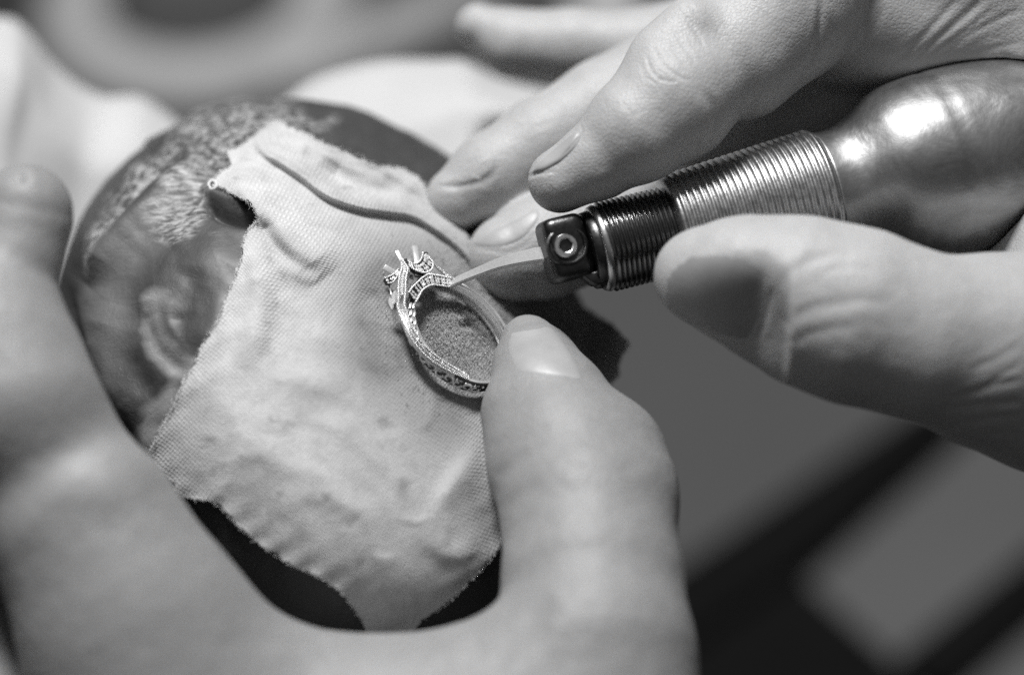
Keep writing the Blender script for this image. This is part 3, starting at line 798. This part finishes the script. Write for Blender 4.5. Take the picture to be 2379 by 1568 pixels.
# the tool presses into the skin
X = F.ax[0][:, None, None]; Y = F.ax[1][None, :, None]; Zg = F.ax[2][None, None, :]
rel = [X - TO[0], Y - TO[1], Zg - TO[2]]
s_ax = rel[0] * TA[0] + rel[1] * TA[1] + rel[2] * TA[2]
rad = np.sqrt(np.maximum(rel[0] ** 2 + rel[1] ** 2 + rel[2] ** 2 - s_ax ** 2, 0))
prof = [(-30, 90), (0, 100), (172, 106), (176, 130), (548, 156)] + [(a_, b_) for a_, b_ in HPROF[1:-1]]
tr = np.interp(s_ax / TK, [a_ for a_, _ in prof], [b_ * S for _, b_ in prof])
cut = np.where((s_ax / TK > -40) & (s_ax / TK < 1380), tr - rad + .015, -3).astype(np.float32)
F.f = smax(F.f, cut, .08)
pc = C(1655, 690, 2.02); pn = nrm((-.22, -.50, .84))
sl, X, Y, Zg = F.sub(C(1490, 860, .6), C(1830, 540, 3.4))
pv = (X - pc[0]) * pn[0] + (Y - pc[1]) * pn[1] + (Zg - pc[2]) * pn[2] - .9 * np.maximum(0, X - C(1765, 0, 2)[0]) - .9 * np.maximum(0, Y - C(0, 585, 2)[1])
F.f[sl] = smax(F.f[sl], pv.astype(np.float32), .25)
p, t, q = F.mesh()
lines = [  # joint wrinkles of the index finger
    ([(1515, 105), (1540, 150), (1580, 180), (1612, 188)], .026, .022), ([(1500, 125), (1512, 160), (1535, 186), (1575, 190)], .022, .02),
    ([(1490, 150), (1500, 180), (1530, 196)], .022, .014), ([(1560, 60), (1590, 110), (1620, 150)], .03, .018), ([(1585, 30), (1620, 80), (1640, 120)], .03, .02),
    ([(1545, 90), (1575, 130), (1600, 160)], .03, .018), ([(1640, 20), (1665, 60), (1675, 95)], .03, .012), ([(1600, 10), (1625, 40)], .03, .015), ([(1440, 235), (1465, 262), (1470, 290)], .03, .010),
    ([(1640, 215), (1658, 250), (1660, 300), (1645, 350)], .07, .035),
    ([(1905, 0), (1905, 60), (1890, 130), (1860, 190)], .05, .05),
    ([(1222, 412), (1250, 404), (1288, 400)], .022, .03), ([(1345, 285), (1352, 305), (1335, 335), (1300, 372)], .02, .02),
    # palm
    ([(2040, 170), (2110, 120), (2170, 60), (2230, -10)], .06, .03), ([(2110, 150), (2180, 90), (2250, 30), (2300, -20)], .06, .035), ([(2200, 120), (2270, 70), (2379, 20)], .05, .02),
    ([(1960, 130), (2020, 80), (2060, 10)], .06, .012), ([(2150, 140), (2230, 80), (2310, 20)], .04, .02), ([(2260, 130), (2320, 110), (2379, 100)], .04, .012),
    # thumb
    ([(1800, 700), (1830, 640), (1900, 600), (1990, 590)], .09, .02), ([(1810, 760), (1880, 720), (1980, 700), (2080, 700)], .09, .022), ([(1830, 800), (1900, 770), (2000, 755)], .08, .018),
    ([(1900, 640), (1960, 620), (2040, 625)], .07, .015), ([(2060, 640), (2120, 680), (2150, 740)], .1, .012), ([(1790, 670), (1782, 720), (1762, 790)], .05, .035),
    ([(2200, 930), (2290, 900), (2379, 880)], .05, .02), ([(2180, 950), (2280, 940), (2379, 930)], .05, .02), ([(2240, 985), (2310, 970), (2379, 965)], .05, .02), ([(2250, 860), (2320, 830), (2379, 790)], .05, .015), ([(2280, 900), (2330, 870), (2379, 840)], .04, .015),
    ([(2290, 1010), (2379, 1005)], .04, .015),
    # middle finger tip and ring finger
    ([(1085, 572), (1140, 582), (1180, 586), (1225, 566), (1254, 525)], .025, .015), ([(1200, 640), (1260, 640), (1320, 620)], .03, .010),
    ([(1010, 430), (1070, 432), (1130, 418), (1160, 385)], .05, .03)]
hand_r = make_quads('hand', p, q, t, M['skin_r'], subdiv=1, edit=CREASE(lines))
tag(hand_r, 'upper hand guiding the metal handpiece with index finger on top and thumb below', 'hand', 'hands of the jeweller')
nail_patch(hand_r, [(1236, 404), (1246, 388), (1272, 364), (1302, 338), (1334, 312), (1348, 304), (1350, 318), (1334, 346), (1300, 378), (1266, 396)], M['nail'], .05)
nail_patch(hand_r, [(1532, 660), (1556, 618), (1606, 590), (1676, 584), (1728, 592), (1767, 615), (1783, 650), (1780, 700), (1762, 760), (1738, 795), (1690, 792), (1610, 768), (1550, 740), (1530, 700)], M['nail_shade'], .012)
nail_patch(hand_r, [(1096, 566), (1119, 550), (1167, 526), (1215, 503), (1245, 485), (1255, 495), (1250, 512), (1236, 532), (1212, 556), (1170, 573), (1130, 575), (1105, 572)], M['nail'], .022)
nail_patch(hand_r, [(1012, 424), (1050, 402), (1105, 372), (1145, 358), (1155, 372), (1148, 396), (1110, 420), (1060, 434), (1022, 434)], M['skin_r'], .016)

# ------------------------------------------------------------------ handpiece
tool = empty('engraving_handpiece', TP(400))
tag(tool, 'metal engraving handpiece with ribbed threads and rounded knob held in the upper hand', 'engraving tool')
def lathe(name, prof, mat, seg=128, ripple=None, smooth=True):
    v, f = [], []
    for i, (s_, r_) in enumerate(prof):
        for j in range(seg):
            a_ = 2 * math.pi * j / seg; rr = r_ * S
            v.append(TO + TA * s_ * TK + rr * (TU * math.cos(a_) + TF * math.sin(a_)))
    for i in range(len(prof) - 1):
        for j in range(seg):
            k = (j + 1) % seg; f.append((i * seg + j, i * seg + k, (i + 1) * seg + k, (i + 1) * seg + j))
    o = mesh_np(name, v, np.array(f), mat, tool, smooth=smooth)
    return o
lathe('flange', [(-23, 0), (-23, 86), (-20, 90), (-5, 92), (-3, 92), (0, 60)], M['black'])
lathe('chamfer_ring', [(-4, 60), (-3, 95), (0, 99), (10, 103), (13, 101), (15, 90)], M['steel'])
pr = [(13, 70), (14, 97), (17, 99)]
for i in range(13):
    s0 = 18 + i * 11.9; pr += [(s0, 98), (s0 + 1.8, 98.6), (s0 + 5.2, 106), (s0 + 6.8, 106), (s0 + 10.2, 98.6)]
pr += [(173, 96), (176, 96), (179, 94)]
lathe('thread', pr, M['steel_d'])
pr = [(176, 90), (178, 118), (184, 124)]
for i in range(22):
    s0 = 186 + i * 16.3; r0 = 124 + i * 1.25
    pr += [(s0, r0), (s0 + 2.2, r0 + .6), (s0 + 4.6, r0 + 5.4), (s0 + 7.5, r0 + 7.0), (s0 + 10.5, r0 + 6.6), (s0 + 13.4, r0 + 3.6), (s0 + 15.2, r0 + .8)]
pr += [(546, 152), (549, 150), (552, 140)]
lathe('ribbed_sleeve', pr, M['sleeve'])
HP = spline([(a_, b_) for a_, b_ in HPROF], 4)
HP = [(548, 120)] + [(a_, b_ - (2.5 if 838 < a_ < 846 or 1010 < a_ < 1018 else 0)) for a_, b_ in HP]
lathe('knob', HP, M['knob'], 160)

def rbox(name, ax, cen, half, mat, parent, bev=.04, seg=3, taper=None):
    bm = bmesh.new(); bmesh.ops.create_cube(bm, size=2)
    for q_ in bm.verts:
        k_ = np.array(q_.co)
        if taper: k_ = taper(k_)
        q_.co = Vector(k_ * np.array(half))
    if bev: bmesh.ops.bevel(bm, geom=bm.edges[:], offset=bev, segments=seg, affect='EDGES', profile=.6)
    A = np.array(ax)
    v = [cen + np.array(q_.co) @ A for q_ in bm.verts]; bm.verts.index_update()
    f = [tuple(x.index for x in q_.verts) for q_ in bm.faces]; bm.free()
    return mesh_np(name, v, f, mat, parent, smooth=True)
fr = (TA, TU, TF)
blk = rbox('tool_holder', fr, TP(-72, 18, 0), (50 * S, 75 * S, 62 * S), M['black'], tool, .19, 6)
rbox('clamp_lug', fr, TP(-34, -66, 22), (26 * S, 16 * S, 30 * S), M['black'], tool, .03, 2,
     lambda k_: k_ * np.array((1 if k_[1] > 0 else .45, 1, 1)) + (0 if k_[1] > 0 else np.array((.5, 0, 0))))
# screw: recess ring, head with a hexagonal socket
def disc_prof(name, cen, nax, xax, prof, mat, parent, seg=48, hexa=(), squash=1.):
    yax = np.cross(nax, xax); v, f = [], []
    for i, (r_, d_) in enumerate(prof):
        for j in range(seg):
            a_ = 2 * math.pi * j / seg; rr = r_
            if i in hexa: rr = r_ * math.cos(math.pi / 6) / math.cos((a_ % (math.pi / 3)) - math.pi / 6)
            v.append(cen + (xax * math.cos(a_) * squash + yax * math.sin(a_)) * rr * S + nax * d_ * S)
    for i in range(len(prof) - 1):
        for j in range(seg):
            k = (j + 1) % seg; f.append((i * seg + j, i * seg + k, (i + 1) * seg + k, (i + 1) * seg + j))
    f.append(tuple((len(prof) - 1) * seg + j for j in range(seg)))
    o = mesh_np(name, v, f, mat, parent, smooth=False)
    bm = bmesh.new(); bm.from_mesh(o.data); bmesh.ops.recalc_face_normals(bm, faces=bm.faces[:]); bm.to_mesh(o.data); bm.free()
    return o
sn = nrm(TF * .985 + TU * .16); sx = nrm(TA - sn * (TA @ sn))
scen = TP(-82, 22, 60)
disc_prof('screw_recess', scen - sx * 0 + TA * 4 * S, sn, sx, [(46, 0), (45, 6), (41, 7.5), (38, 5), (36, 0), (30, -1)], M['black'], tool, squash=1.08)
scr = disc_prof('set_screw', scen, sn, sx, [(28, -2), (28, 8), (25.5, 11), (18, 11), (17, 10), (16.5, 9), (16, -6), (10, -10), (2, -11)], M['steel'], tool, hexa=(4, 5, 6, 7))

# graver: square bar with a bend, ground to a point at the ring
gp = [(1290, 584, 601, .16), (1257, 575, 601, .12), (1220, 582, 606, .06), (1183, 592, 613, -.02), (1150, 603, 621, -.12), (1119, 616.6, 632, -.22), (1085, 632, 645, -.33), (1056, 646, 657, -.42), (1043, 661, 665.5, -.46)]
gp = [(a_, b_ - 2, c_ + 2, d_) for a_, b_, c_, d_ in gp[:-1]] + [gp[-1]]; gp = spline(gp, 4)
v, f = [], []
for px_, yt, yb, z_ in gp:
    a_ = C(px_, yt, z_); b_ = C(px_ + (yb - yt) * .25, yb, z_ + .05); th = np.linalg.norm(a_ - b_)
    dn = nrm(b_ - a_); bk = nrm(np.array((.05, -.50, -.86)))
    v += [a_, b_, b_ + bk * .085, a_ + bk * .085]
n_ = len(gp)
f = [(i * 4 + k, (i + 1) * 4 + k, (i + 1) * 4 + (k + 1) % 4, i * 4 + (k + 1) % 4) for i in range(n_ - 1) for k in range(4)] + [(0, 1, 2, 3), tuple((n_ - 1) * 4 + k for k in (3, 2, 1, 0))]
gr = mesh_np('graver', v, f, M['graver'], tool, smooth=False)
bm = bmesh.new(); bm.from_mesh(gr.data); bmesh.ops.recalc_face_normals(bm, faces=bm.faces[:]); bmesh.ops.bevel(bm, geom=[e for e in bm.edges if e.calc_face_angle(0) > .8], offset=.012, segments=2, affect='EDGES'); bm.to_mesh(gr.data); bm.free()

# ------------------------------------------------------------------ ring
ring = empty('engagement_ring', RL(0, 0, -.1))
tag(ring, 'ornate white metal ring with beaded edges and an empty four prong setting on the cloth', 'ring')
# hoop
prof0 = [(.862, -.03), (.868, -.01), (.885, 0), (.925, 0), (.943, -.012), (.952, -.04), (.952, -.2), (.94, -.225), (.92, -.235), (.885, -.235), (.868, -.225), (.862, -.2)]
v, f = [], []; SEG = 150; K = len(prof0)
for j in range(SEG):
    ph = 2 * math.pi * j / SEG; dh = abs((ph - R(173) + math.pi) % (2 * math.pi) - math.pi)
    sq = .45 + .55 * min(1, max(0, (dh - R(38)) / R(25)))
    for r_, h_ in prof0: v.append(RL(.862 + (r_ - .862) * sq, ph, h_ * (.8 + .2 * sq)))
f = [(j * K + k, ((j + 1) % SEG) * K + k, ((j + 1) % SEG) * K + (k + 1) % K, j * K + (k + 1) % K) for j in range(SEG) for k in range(K)]
hoop = mesh_np('hoop', v, f, M['silver_pol'], ring)
hoop.data.materials.append(M['gold_shade'])
for i_, q_ in enumerate(hoop.data.polygons): q_.material_index = 1 if 3 <= i_ % K <= 9 else 0  # outer wall's shadow put into the darker metal
bm = bmesh.new(); bm.from_mesh(hoop.data); bmesh.ops.recalc_face_normals(bm, faces=bm.faces[:]); bm.to_mesh(hoop.data); bm.free()

def ZA(x, y): return (879.5 + x * .11036, 547.9 + y * .11036)       # close-up readings to the sheet
def ZB(x, y): return (829 + x * .3218, 504.6 + y * .3218)
def ribbon(name, L_, R_, hl, hr, th, mat, crown=0., m=4):
    """solid strip between two edges given on the sheet with heights over the ring plane"""
    L_ = spline([RP(*p_, h_) for p_, h_ in zip(L_, hl)], m); R_ = spline([RP(*p_, h_) for p_, h_ in zip(R_, hr)], m)
    n_ = min(len(L_), len(R_)); v, f, NN = [], [], []
    for i in range(n_):
        tg = nrm(L_[min(i + 1, n_ - 1)] + R_[min(i + 1, n_ - 1)] - L_[max(i - 1, 0)] - R_[max(i - 1, 0)])
        ac = R_[i] - L_[i]; nn = nrm(np.cross(tg, ac)); nn = nn if nn[2] > 0 else -nn
        mid = (L_[i] + R_[i]) / 2 + nn * crown
        NN.append(nn); v += [L_[i], mid, R_[i], R_[i] - nn * th, mid - nn * (th + crown), L_[i] - nn * th]
    f = [(i * 6 + k, (i + 1) * 6 + k, (i + 1) * 6 + (k + 1) % 6, i * 6 + (k + 1) % 6) for i in range(n_ - 1) for k in range(6)] + [tuple(range(6)), tuple((n_ - 1) * 6 + k for k in range(5, -1, -1))]
    o = mesh_np(name, v, f, mat, ring, smooth=False)
    bm = bmesh.new(); bm.from_mesh(o.data); bmesh.ops.recalc_face_normals(bm, faces=bm.faces[:]); bm.to_mesh(o.data); bm.free()
    return L_[:n_], R_[:n_], np.array(NN)
BE = []                                                   # bead positions: point, radius
def beads(line, r_, gap, off=None):
    seg = np.linalg.norm(np.diff(line, axis=0), axis=1); cum = np.concatenate(([0], np.cumsum(seg)))
    for d_ in np.arange(gap / 2, cum[-1], gap):
        BE.append((np.array([np.interp(d_, cum, line[:, k]) for k in range(3)]), r_ if not callable(r_) else r_(d_ / cum[-1])))
        if off is not None:
            BE[-1] = (BE[-1][0] + np.array([np.interp(d_, cum, off[:, k]) for k in range(3)]) * .01, BE[-1][1])
# stones share one faceted mesh
def stone_mesh():
    v = []; f = []; n_ = 8
    for j in range(n_): a_ = 2 * math.pi * j / n_; v.append((.55 * math.cos(a_ + .39), .55 * math.sin(a_ + .39), .42))
    for j in range(n_): a_ = 2 * math.pi * j / n_; v.append((math.cos(a_), math.sin(a_), .12))
    for j in range(n_): a_ = 2 * math.pi * j / n_; v.append((math.cos(a_), math.sin(a_), -.1))
    v.append((0, 0, -.8)); f.append(tuple(range(n_)))
    for j in range(n_):
        k = (j + 1) % n_
        f += [(j, n_ + j, k), (k, n_ + j, n_ + k), (n_ + j, 2 * n_ + j, 2 * n_ + k, n_ + k), (2 * n_ + j, 3 * n_, 2 * n_ + k)]
    me = bpy.data.meshes.new('stone'); me.from_pydata(v, [], f); me.materials.append(M['stone']); me.update()
    bm = bmesh.new(); bm.from_mesh(me); bmesh.ops.recalc_face_normals(bm, faces=bm.faces[:]); bm.to_mesh(me); bm.free()
    return me
SM = stone_mesh(); stones = []
def stone(pos, nn, r_):
    o = bpy.data.objects.new('stone', SM); sc.collection.objects.link(o); o.parent = ring
    o.location = Vector(toworld(pos)) - ring.location; o.scale = (r_, r_, r_)
    d_ = ROT @ Vector(nn); o.rotation_mode = 'QUATERNION'; o.rotation_quaternion = d_.to_track_quat('Z', 'Y') @ Matrix.Rotation(random.uniform(-.4, .4), 3, 'X').to_quaternion()
    stones.append(o)

tubes('rim_glint', [([RL(.942, a_, .004) for a_ in np.linspace(R(20), R(150), 60)], .016)], M['silver'], ring, 6)  # added wires stand for highlight lines along the hoop's edges
tubes('rim_glint', [([RL(.872, a_, -.02) for a_ in np.linspace(R(15), R(150), 60)], .014)], M['silver'], ring, 6)
tubes('rim_glint', [([RL(.868, a_, -.19) for a_ in np.linspace(R(20), R(150), 60)], .012)], M['silver'], ring, 6)
# front shoulder: strip with two beaded edges and a row of stones
Lp = [ZA(485, 490), ZA(478, 690), ZA(450, 800), ZA(432, 920), ZA(424, 1050), ZA(424, 1180), ZA(432, 1300), ZB(300, 640), ZB(320, 715), ZB(350, 780), ZB(385, 850), ZB(440, 930), ZB(510, 1005), ZB(590, 1065), ZB(690, 1120), ZB(812, 1168)]
Rp = [ZA(505, 490), ZA(638, 690), ZA(628, 800), ZA(612, 920), ZA(606, 1050), ZA(612, 1180), ZA(604, 1300), ZB(362, 640), ZB(382, 700), ZB(405, 765), ZB(440, 830), ZB(490, 900), ZB(555, 970), ZB(630, 1030), ZB(720, 1085), ZB(816, 1146)]
nL = len(Lp); hl = [.02, .0, -.01, -.02, -.03, -.04, -.05, -.05, -.05, -.04, -.03, -.02, -.01, 0, 0, .0]; hr = [.06, .10, .10, .09, .08, .08, .07, .06, .05, .04, .03, .03, .03, .02, .02, .02]
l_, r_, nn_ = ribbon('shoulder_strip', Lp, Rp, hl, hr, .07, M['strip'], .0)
beads(l_ * .9 + r_ * .1, lambda t_: .021 - .006 * t_, .036, nn_); beads(l_ * .1 + r_ * .9, lambda t_: .022 - .006 * t_, .036, nn_)
mid = (l_ + r_) / 2
seg = np.linalg.norm(np.diff(mid, axis=0), axis=1); cum = np.concatenate(([0], np.cumsum(seg)))
d_ = .10
while d_ < .72:
    stone(np.array([np.interp(d_, cum, mid[:, k]) for k in range(3)]) + nn_[min(len(nn_) - 1, int(d_ / cum[-1] * len(nn_)))] * .012, nn_[min(len(nn_) - 1, int(d_ / cum[-1] * len(nn_)))], .030 - .012 * d_); d_ += .058 - .02 * d_
beads(mid[len(mid) // 2:], .013, .026, nn_[len(mid) // 2:])
tubes('edge_wire', [([l_[i] - nn_[i] * .03 for i in range(14, len(mid), 2)], .018)], M['silver_pol'], ring, 6)

# paved arch that spans to the far shoulder
Lp = [ZA(640, 1210), ZA(700, 1110), ZA(800, 1000), ZA(880, 915), ZA(960, 850), ZA(1040, 805), ZA(1120, 815), ZA(1220, 830), ZA(1320, 845), ZA(1420, 862), ZA(1520, 880)]
Rp = [ZA(790, 1400), ZA(850, 1280), ZA(910, 1160), ZA(970, 1100), ZA(1040, 1060), ZA(1100, 1035), ZA(1180, 1030), ZA(1270, 1040), ZA(1360, 1052), ZA(1440, 1058), ZA(1560, 1060)]
l_, r_, nn_ = ribbon('paved_arch', Lp, Rp, [.03] * 11, [-.01] * 11, .09, M['gold_shade'])
beads(l_, .018, .034, nn_); beads(r_, .015, .029, nn_)
for q_, (a_, w_) in enumerate([(i / 15 * .94 + .03, (.34, .66)) for i in range(16)]):
    i = int(a_ * (len(l_) - 1))
    for k_ in w_: stone(l_[i] * (1 - k_) + r_[i] * k_ + nn_[i] * .008, nn_[i], .027)
    for k_ in (.18, .5, .82): BE.append((l_[i] * (1 - k_) + r_[i] * k_ + nn_[i] * .012, .010))

# paved crescent beneath the setting
ins_ = [ZA(490, 500), ZA(560, 515), ZA(650, 562), ZA(720, 590), ZA(790, 580), ZA(850, 530), ZA(885, 460), ZA(900, 390), ZA(918, 330)]
out_ = [ZA(500, 520), ZA(600, 610), ZA(700, 690), ZA(830, 752), ZA(950, 778), ZA(1060, 745), ZA(1118, 660), ZA(1110, 530), ZA(960, 345)]
l_, r_, nn_ = ribbon('paved_crescent', ins_, out_, [.0] * 9, [.03] * 9, .06, M['gold_shade'])
beads(l_, .016, .031, nn_); beads(r_, .019, .034, nn_)
for a_ in np.linspace(.22, .92, 10):
    i = int(a_ * (len(l_) - 1)); wd = np.linalg.norm(l_[i] - r_[i])
    for k_ in ((.5,) if wd < .13 else (.3, .68)): stone(l_[i] * (1 - k_) + r_[i] * k_ + nn_[i] * .008, nn_[i], .03 if a_ > .4 else .024)
    BE.append((l_[i] * .5 + r_[i] * .5 + nn_[i] * .01, .011)); BE.append((l_[i] * .15 + r_[i] * .85 + nn_[i] * .01, .010))
# paved wing on the left
ins_ = [ZA(140, 905), ZA(260, 850), ZA(360, 790), ZA(430, 690)]; out_ = [ZA(200, 1010), ZA(300, 990), ZA(380, 900), ZA(430, 800)]
l_, r_, nn_ = ribbon('paved_wing', ins_, out_, [-.12, -.10, -.08, -.05], [-.12, -.10, -.08, -.05], .06, M['gold_shade'])
beads(l_, .016, .031, nn_); beads(r_, .016, .031, nn_)
for a_ in (.15, .35, .55, .75, .92):
    i = int(a_ * (len(l_) - 1)); stone((l_[i] + r_[i]) / 2 + nn_[i] * .008, nn_[i], .026)
# far gallery wire with beads, supports
fw = spline([RP(*ZA(1140, 545), -.14), RP(*ZA(1200, 615), -.15), RP(*ZA(1300, 705), -.16), RP(*ZA(1400, 780), -.17), RP(*ZA(1520, 860), -.18), RP(*ZB(800, 500), -.19)], 6)
tubes('gallery_wire', [(fw, .014)], M['silver'], ring, 6); beads(fw, .014, .03, np.tile((0, 0, 1.), (len(fw), 1)))
tubes('gallery_support', [([RP(*ZA(1130, 560), -.1), RP(*ZA(1200, 650), -.15), RP(*ZA(1400, 830), -.17), RP(*ZA(1490, 860), -.15)], .02)], M['silver_pol'], ring, 6)
tubes('gallery_support', [([RP(*ZA(660, 720), -.08), RP(*ZA(760, 850), -.12), RP(*ZA(960, 840), -.08)], .02)], M['silver_pol'], ring, 6)
tubes('gallery_support', [([RP(*ZA(230, 1040), -.16), RP(*ZA(270, 1180), -.16), RP(*ZA(320, 1340), -.12)], .016)], M['silver_pol'], ring, 6)
# prongs
def prong(a_, b_, ha, hb, wd, th):
    A_, B_ = RP(*a_, ha), RP(*b_, hb); ax = nrm(B_ - A_); fz = nrm(np.array((.25, .1, 1)) - ax * (np.array((.25, .1, 1)) @ ax)); sx_ = np.cross(ax, fz)
    rbox('prong', (ax, sx_, fz), (A_ + B_) / 2, (np.linalg.norm(B_ - A_) / 2, wd / 2, th / 2), M['silver'], ring, .012, 2)
prong(ZA(715, 195), ZA(800, 600), -.20, -.16, .085, .07)
prong(ZA(370, 320), ZA(510, 600), -.02, -.02, .068, .07)
prong(ZA(110, 655), ZA(370, 810), -.16, -.12, .09, .08)
prong(ZA(560, 420), ZA(640, 760), -.46, -.30, .07, .07)
# polished flank with leaves cut along the inside of the shoulder
def leaf_mesh():
    v = [(-1, 0, 0)]; n_ = 6
    for i in range(1, n_):
        t_ = -1 + 2 * i / n_; w_ = .34 * (1 - t_ * t_) ** .7; v += [(t_, w_ + .1 * t_, 0), (t_, .1 * math.sin(t_ * 2), .22 * (1 - t_ * t_)), (t_, -w_ + .1 * t_, 0)]
    v.append((1, .1, 0)); e = len(v) - 1; f = [(0, 1, 2), (0, 2, 3)]
    for i in range(n_ - 2):
        b0 = 1 + 3 * i; f += [(b0, b0 + 3, b0 + 4, b0 + 1), (b0 + 1, b0 + 4, b0 + 5, b0 + 2)]
    b0 = 1 + 3 * (n_ - 2); f += [(b0, e, b0 + 1), (b0 + 1, e, b0 + 2)]
    me = bpy.data.meshes.new('leaf'); me.from_pydata(v, [], f); me.materials.append(M['silver']); me.update(); return me
LM = leaf_mesh()
def leaf(pos, d_, nn, s_):
    o = bpy.data.objects.new('leaf', LM); sc.collection.objects.link(o); o.parent = ring
    o.location = Vector(toworld(pos)) - ring.location; o.scale = (s_, s_, s_)
    x_ = nrm(d_ - nn * (d_ @ nn)); y_ = np.cross(nn, x_)
    m3 = Matrix((ROT @ Vector(x_), ROT @ Vector(y_), ROT @ Vector(nn))).transposed(); o.rotation_mode = 'QUATERNION'; o.rotation_quaternion = m3.to_quaternion()
lp = [(395, 640, .075), (400, 690, .08), (418, 640, .07), (425, 700, .07), (405, 740, .075), (432, 760, .065), (425, 800, .07), (450, 830, .06), (455, 870, .06), (480, 900, .055), (495, 930, .055),
      (520, 950, .05), (545, 990, .05), (570, 1000, .045), (600, 1035, .045), (630, 1050, .045), (665, 1070, .045), (700, 1085, .05), (735, 1100, .055), (765, 1118, .055), (790, 1130, .05), (805, 1145, .04)]
for i, (x, y, s_) in enumerate(lp):
    d_ = RP(*ZB(x + 20, y - 45), 0) - RP(*ZB(x, y), 0) if y < 900 else RP(*ZB(x - 30, y - 40), 0) - RP(*ZB(x, y), 0)
    leaf(RP(*ZB(x, y), .012), d_, RN, s_)
leaf(RP(*ZA(370, 1300), -.02), RP(*ZA(400, 1100), 0) - RP(*ZA(370, 1300), 0), nrm(RN + np.array((-.5, 0, .3))), .13)
leaf(RP(*ZA(295, 1430), -.10), RP(*ZA(275, 1300), 0) - RP(*ZA(310, 1500), 0), nrm(RN + np.array((-.5, 0, .3))), .11)
# scroll work on the outer wall of the hoop
for i, ph in enumerate(np.linspace(R(205), R(322), 13)):
    pts = []
    for t_ in np.linspace(0, 1, 16):
        a_ = t_ * 5.2; rr = .085 * (1 - .72 * t_)
        pts.append(RL(.964, ph + rr * math.cos(a_) / .95, -.12 + rr * math.sin(a_) * (1 if i % 2 else -1)))
    tubes('scroll', [(pts, np.linspace(.026, .014, 16))], M['silver'], ring, 6)
    BE.append((RL(.962, ph + .12, -.06), .022)); BE.append((RL(.962, ph + .06, -.19), .018)); BE.append((RL(.962, ph - .05, -.045), .014))
    rn_ = RL(1, ph + .1) - RO; leaf(RL(.957, ph + .10, -.15), RL(1, ph + .2, -.05) - RL(1, ph + .1, -.17), rn_, .05); leaf(RL(.957, ph + .02, -.05), RL(1, ph + .2, -.05) - RL(1, ph + .1, -.03), rn_, .04)
# all the tiny beads: one joined part
bv, bf = [], []
ico = bmesh.new(); bmesh.ops.create_icosphere(ico, subdivisions=2, radius=1); iv = np.array([q_.co for q_ in ico.verts]); ico.verts.index_update(); iF = np.array([[x.index for x in q_.verts] for q_ in ico.faces]); ico.free()
for c_, r_ in BE:
    bf.append(iF + len(bv) * len(iv)); bv.append(iv * r_ + c_)
tag(mesh_np('milgrain', np.concatenate(bv), np.concatenate(bf), M['silver'], ring), kind='stuff')
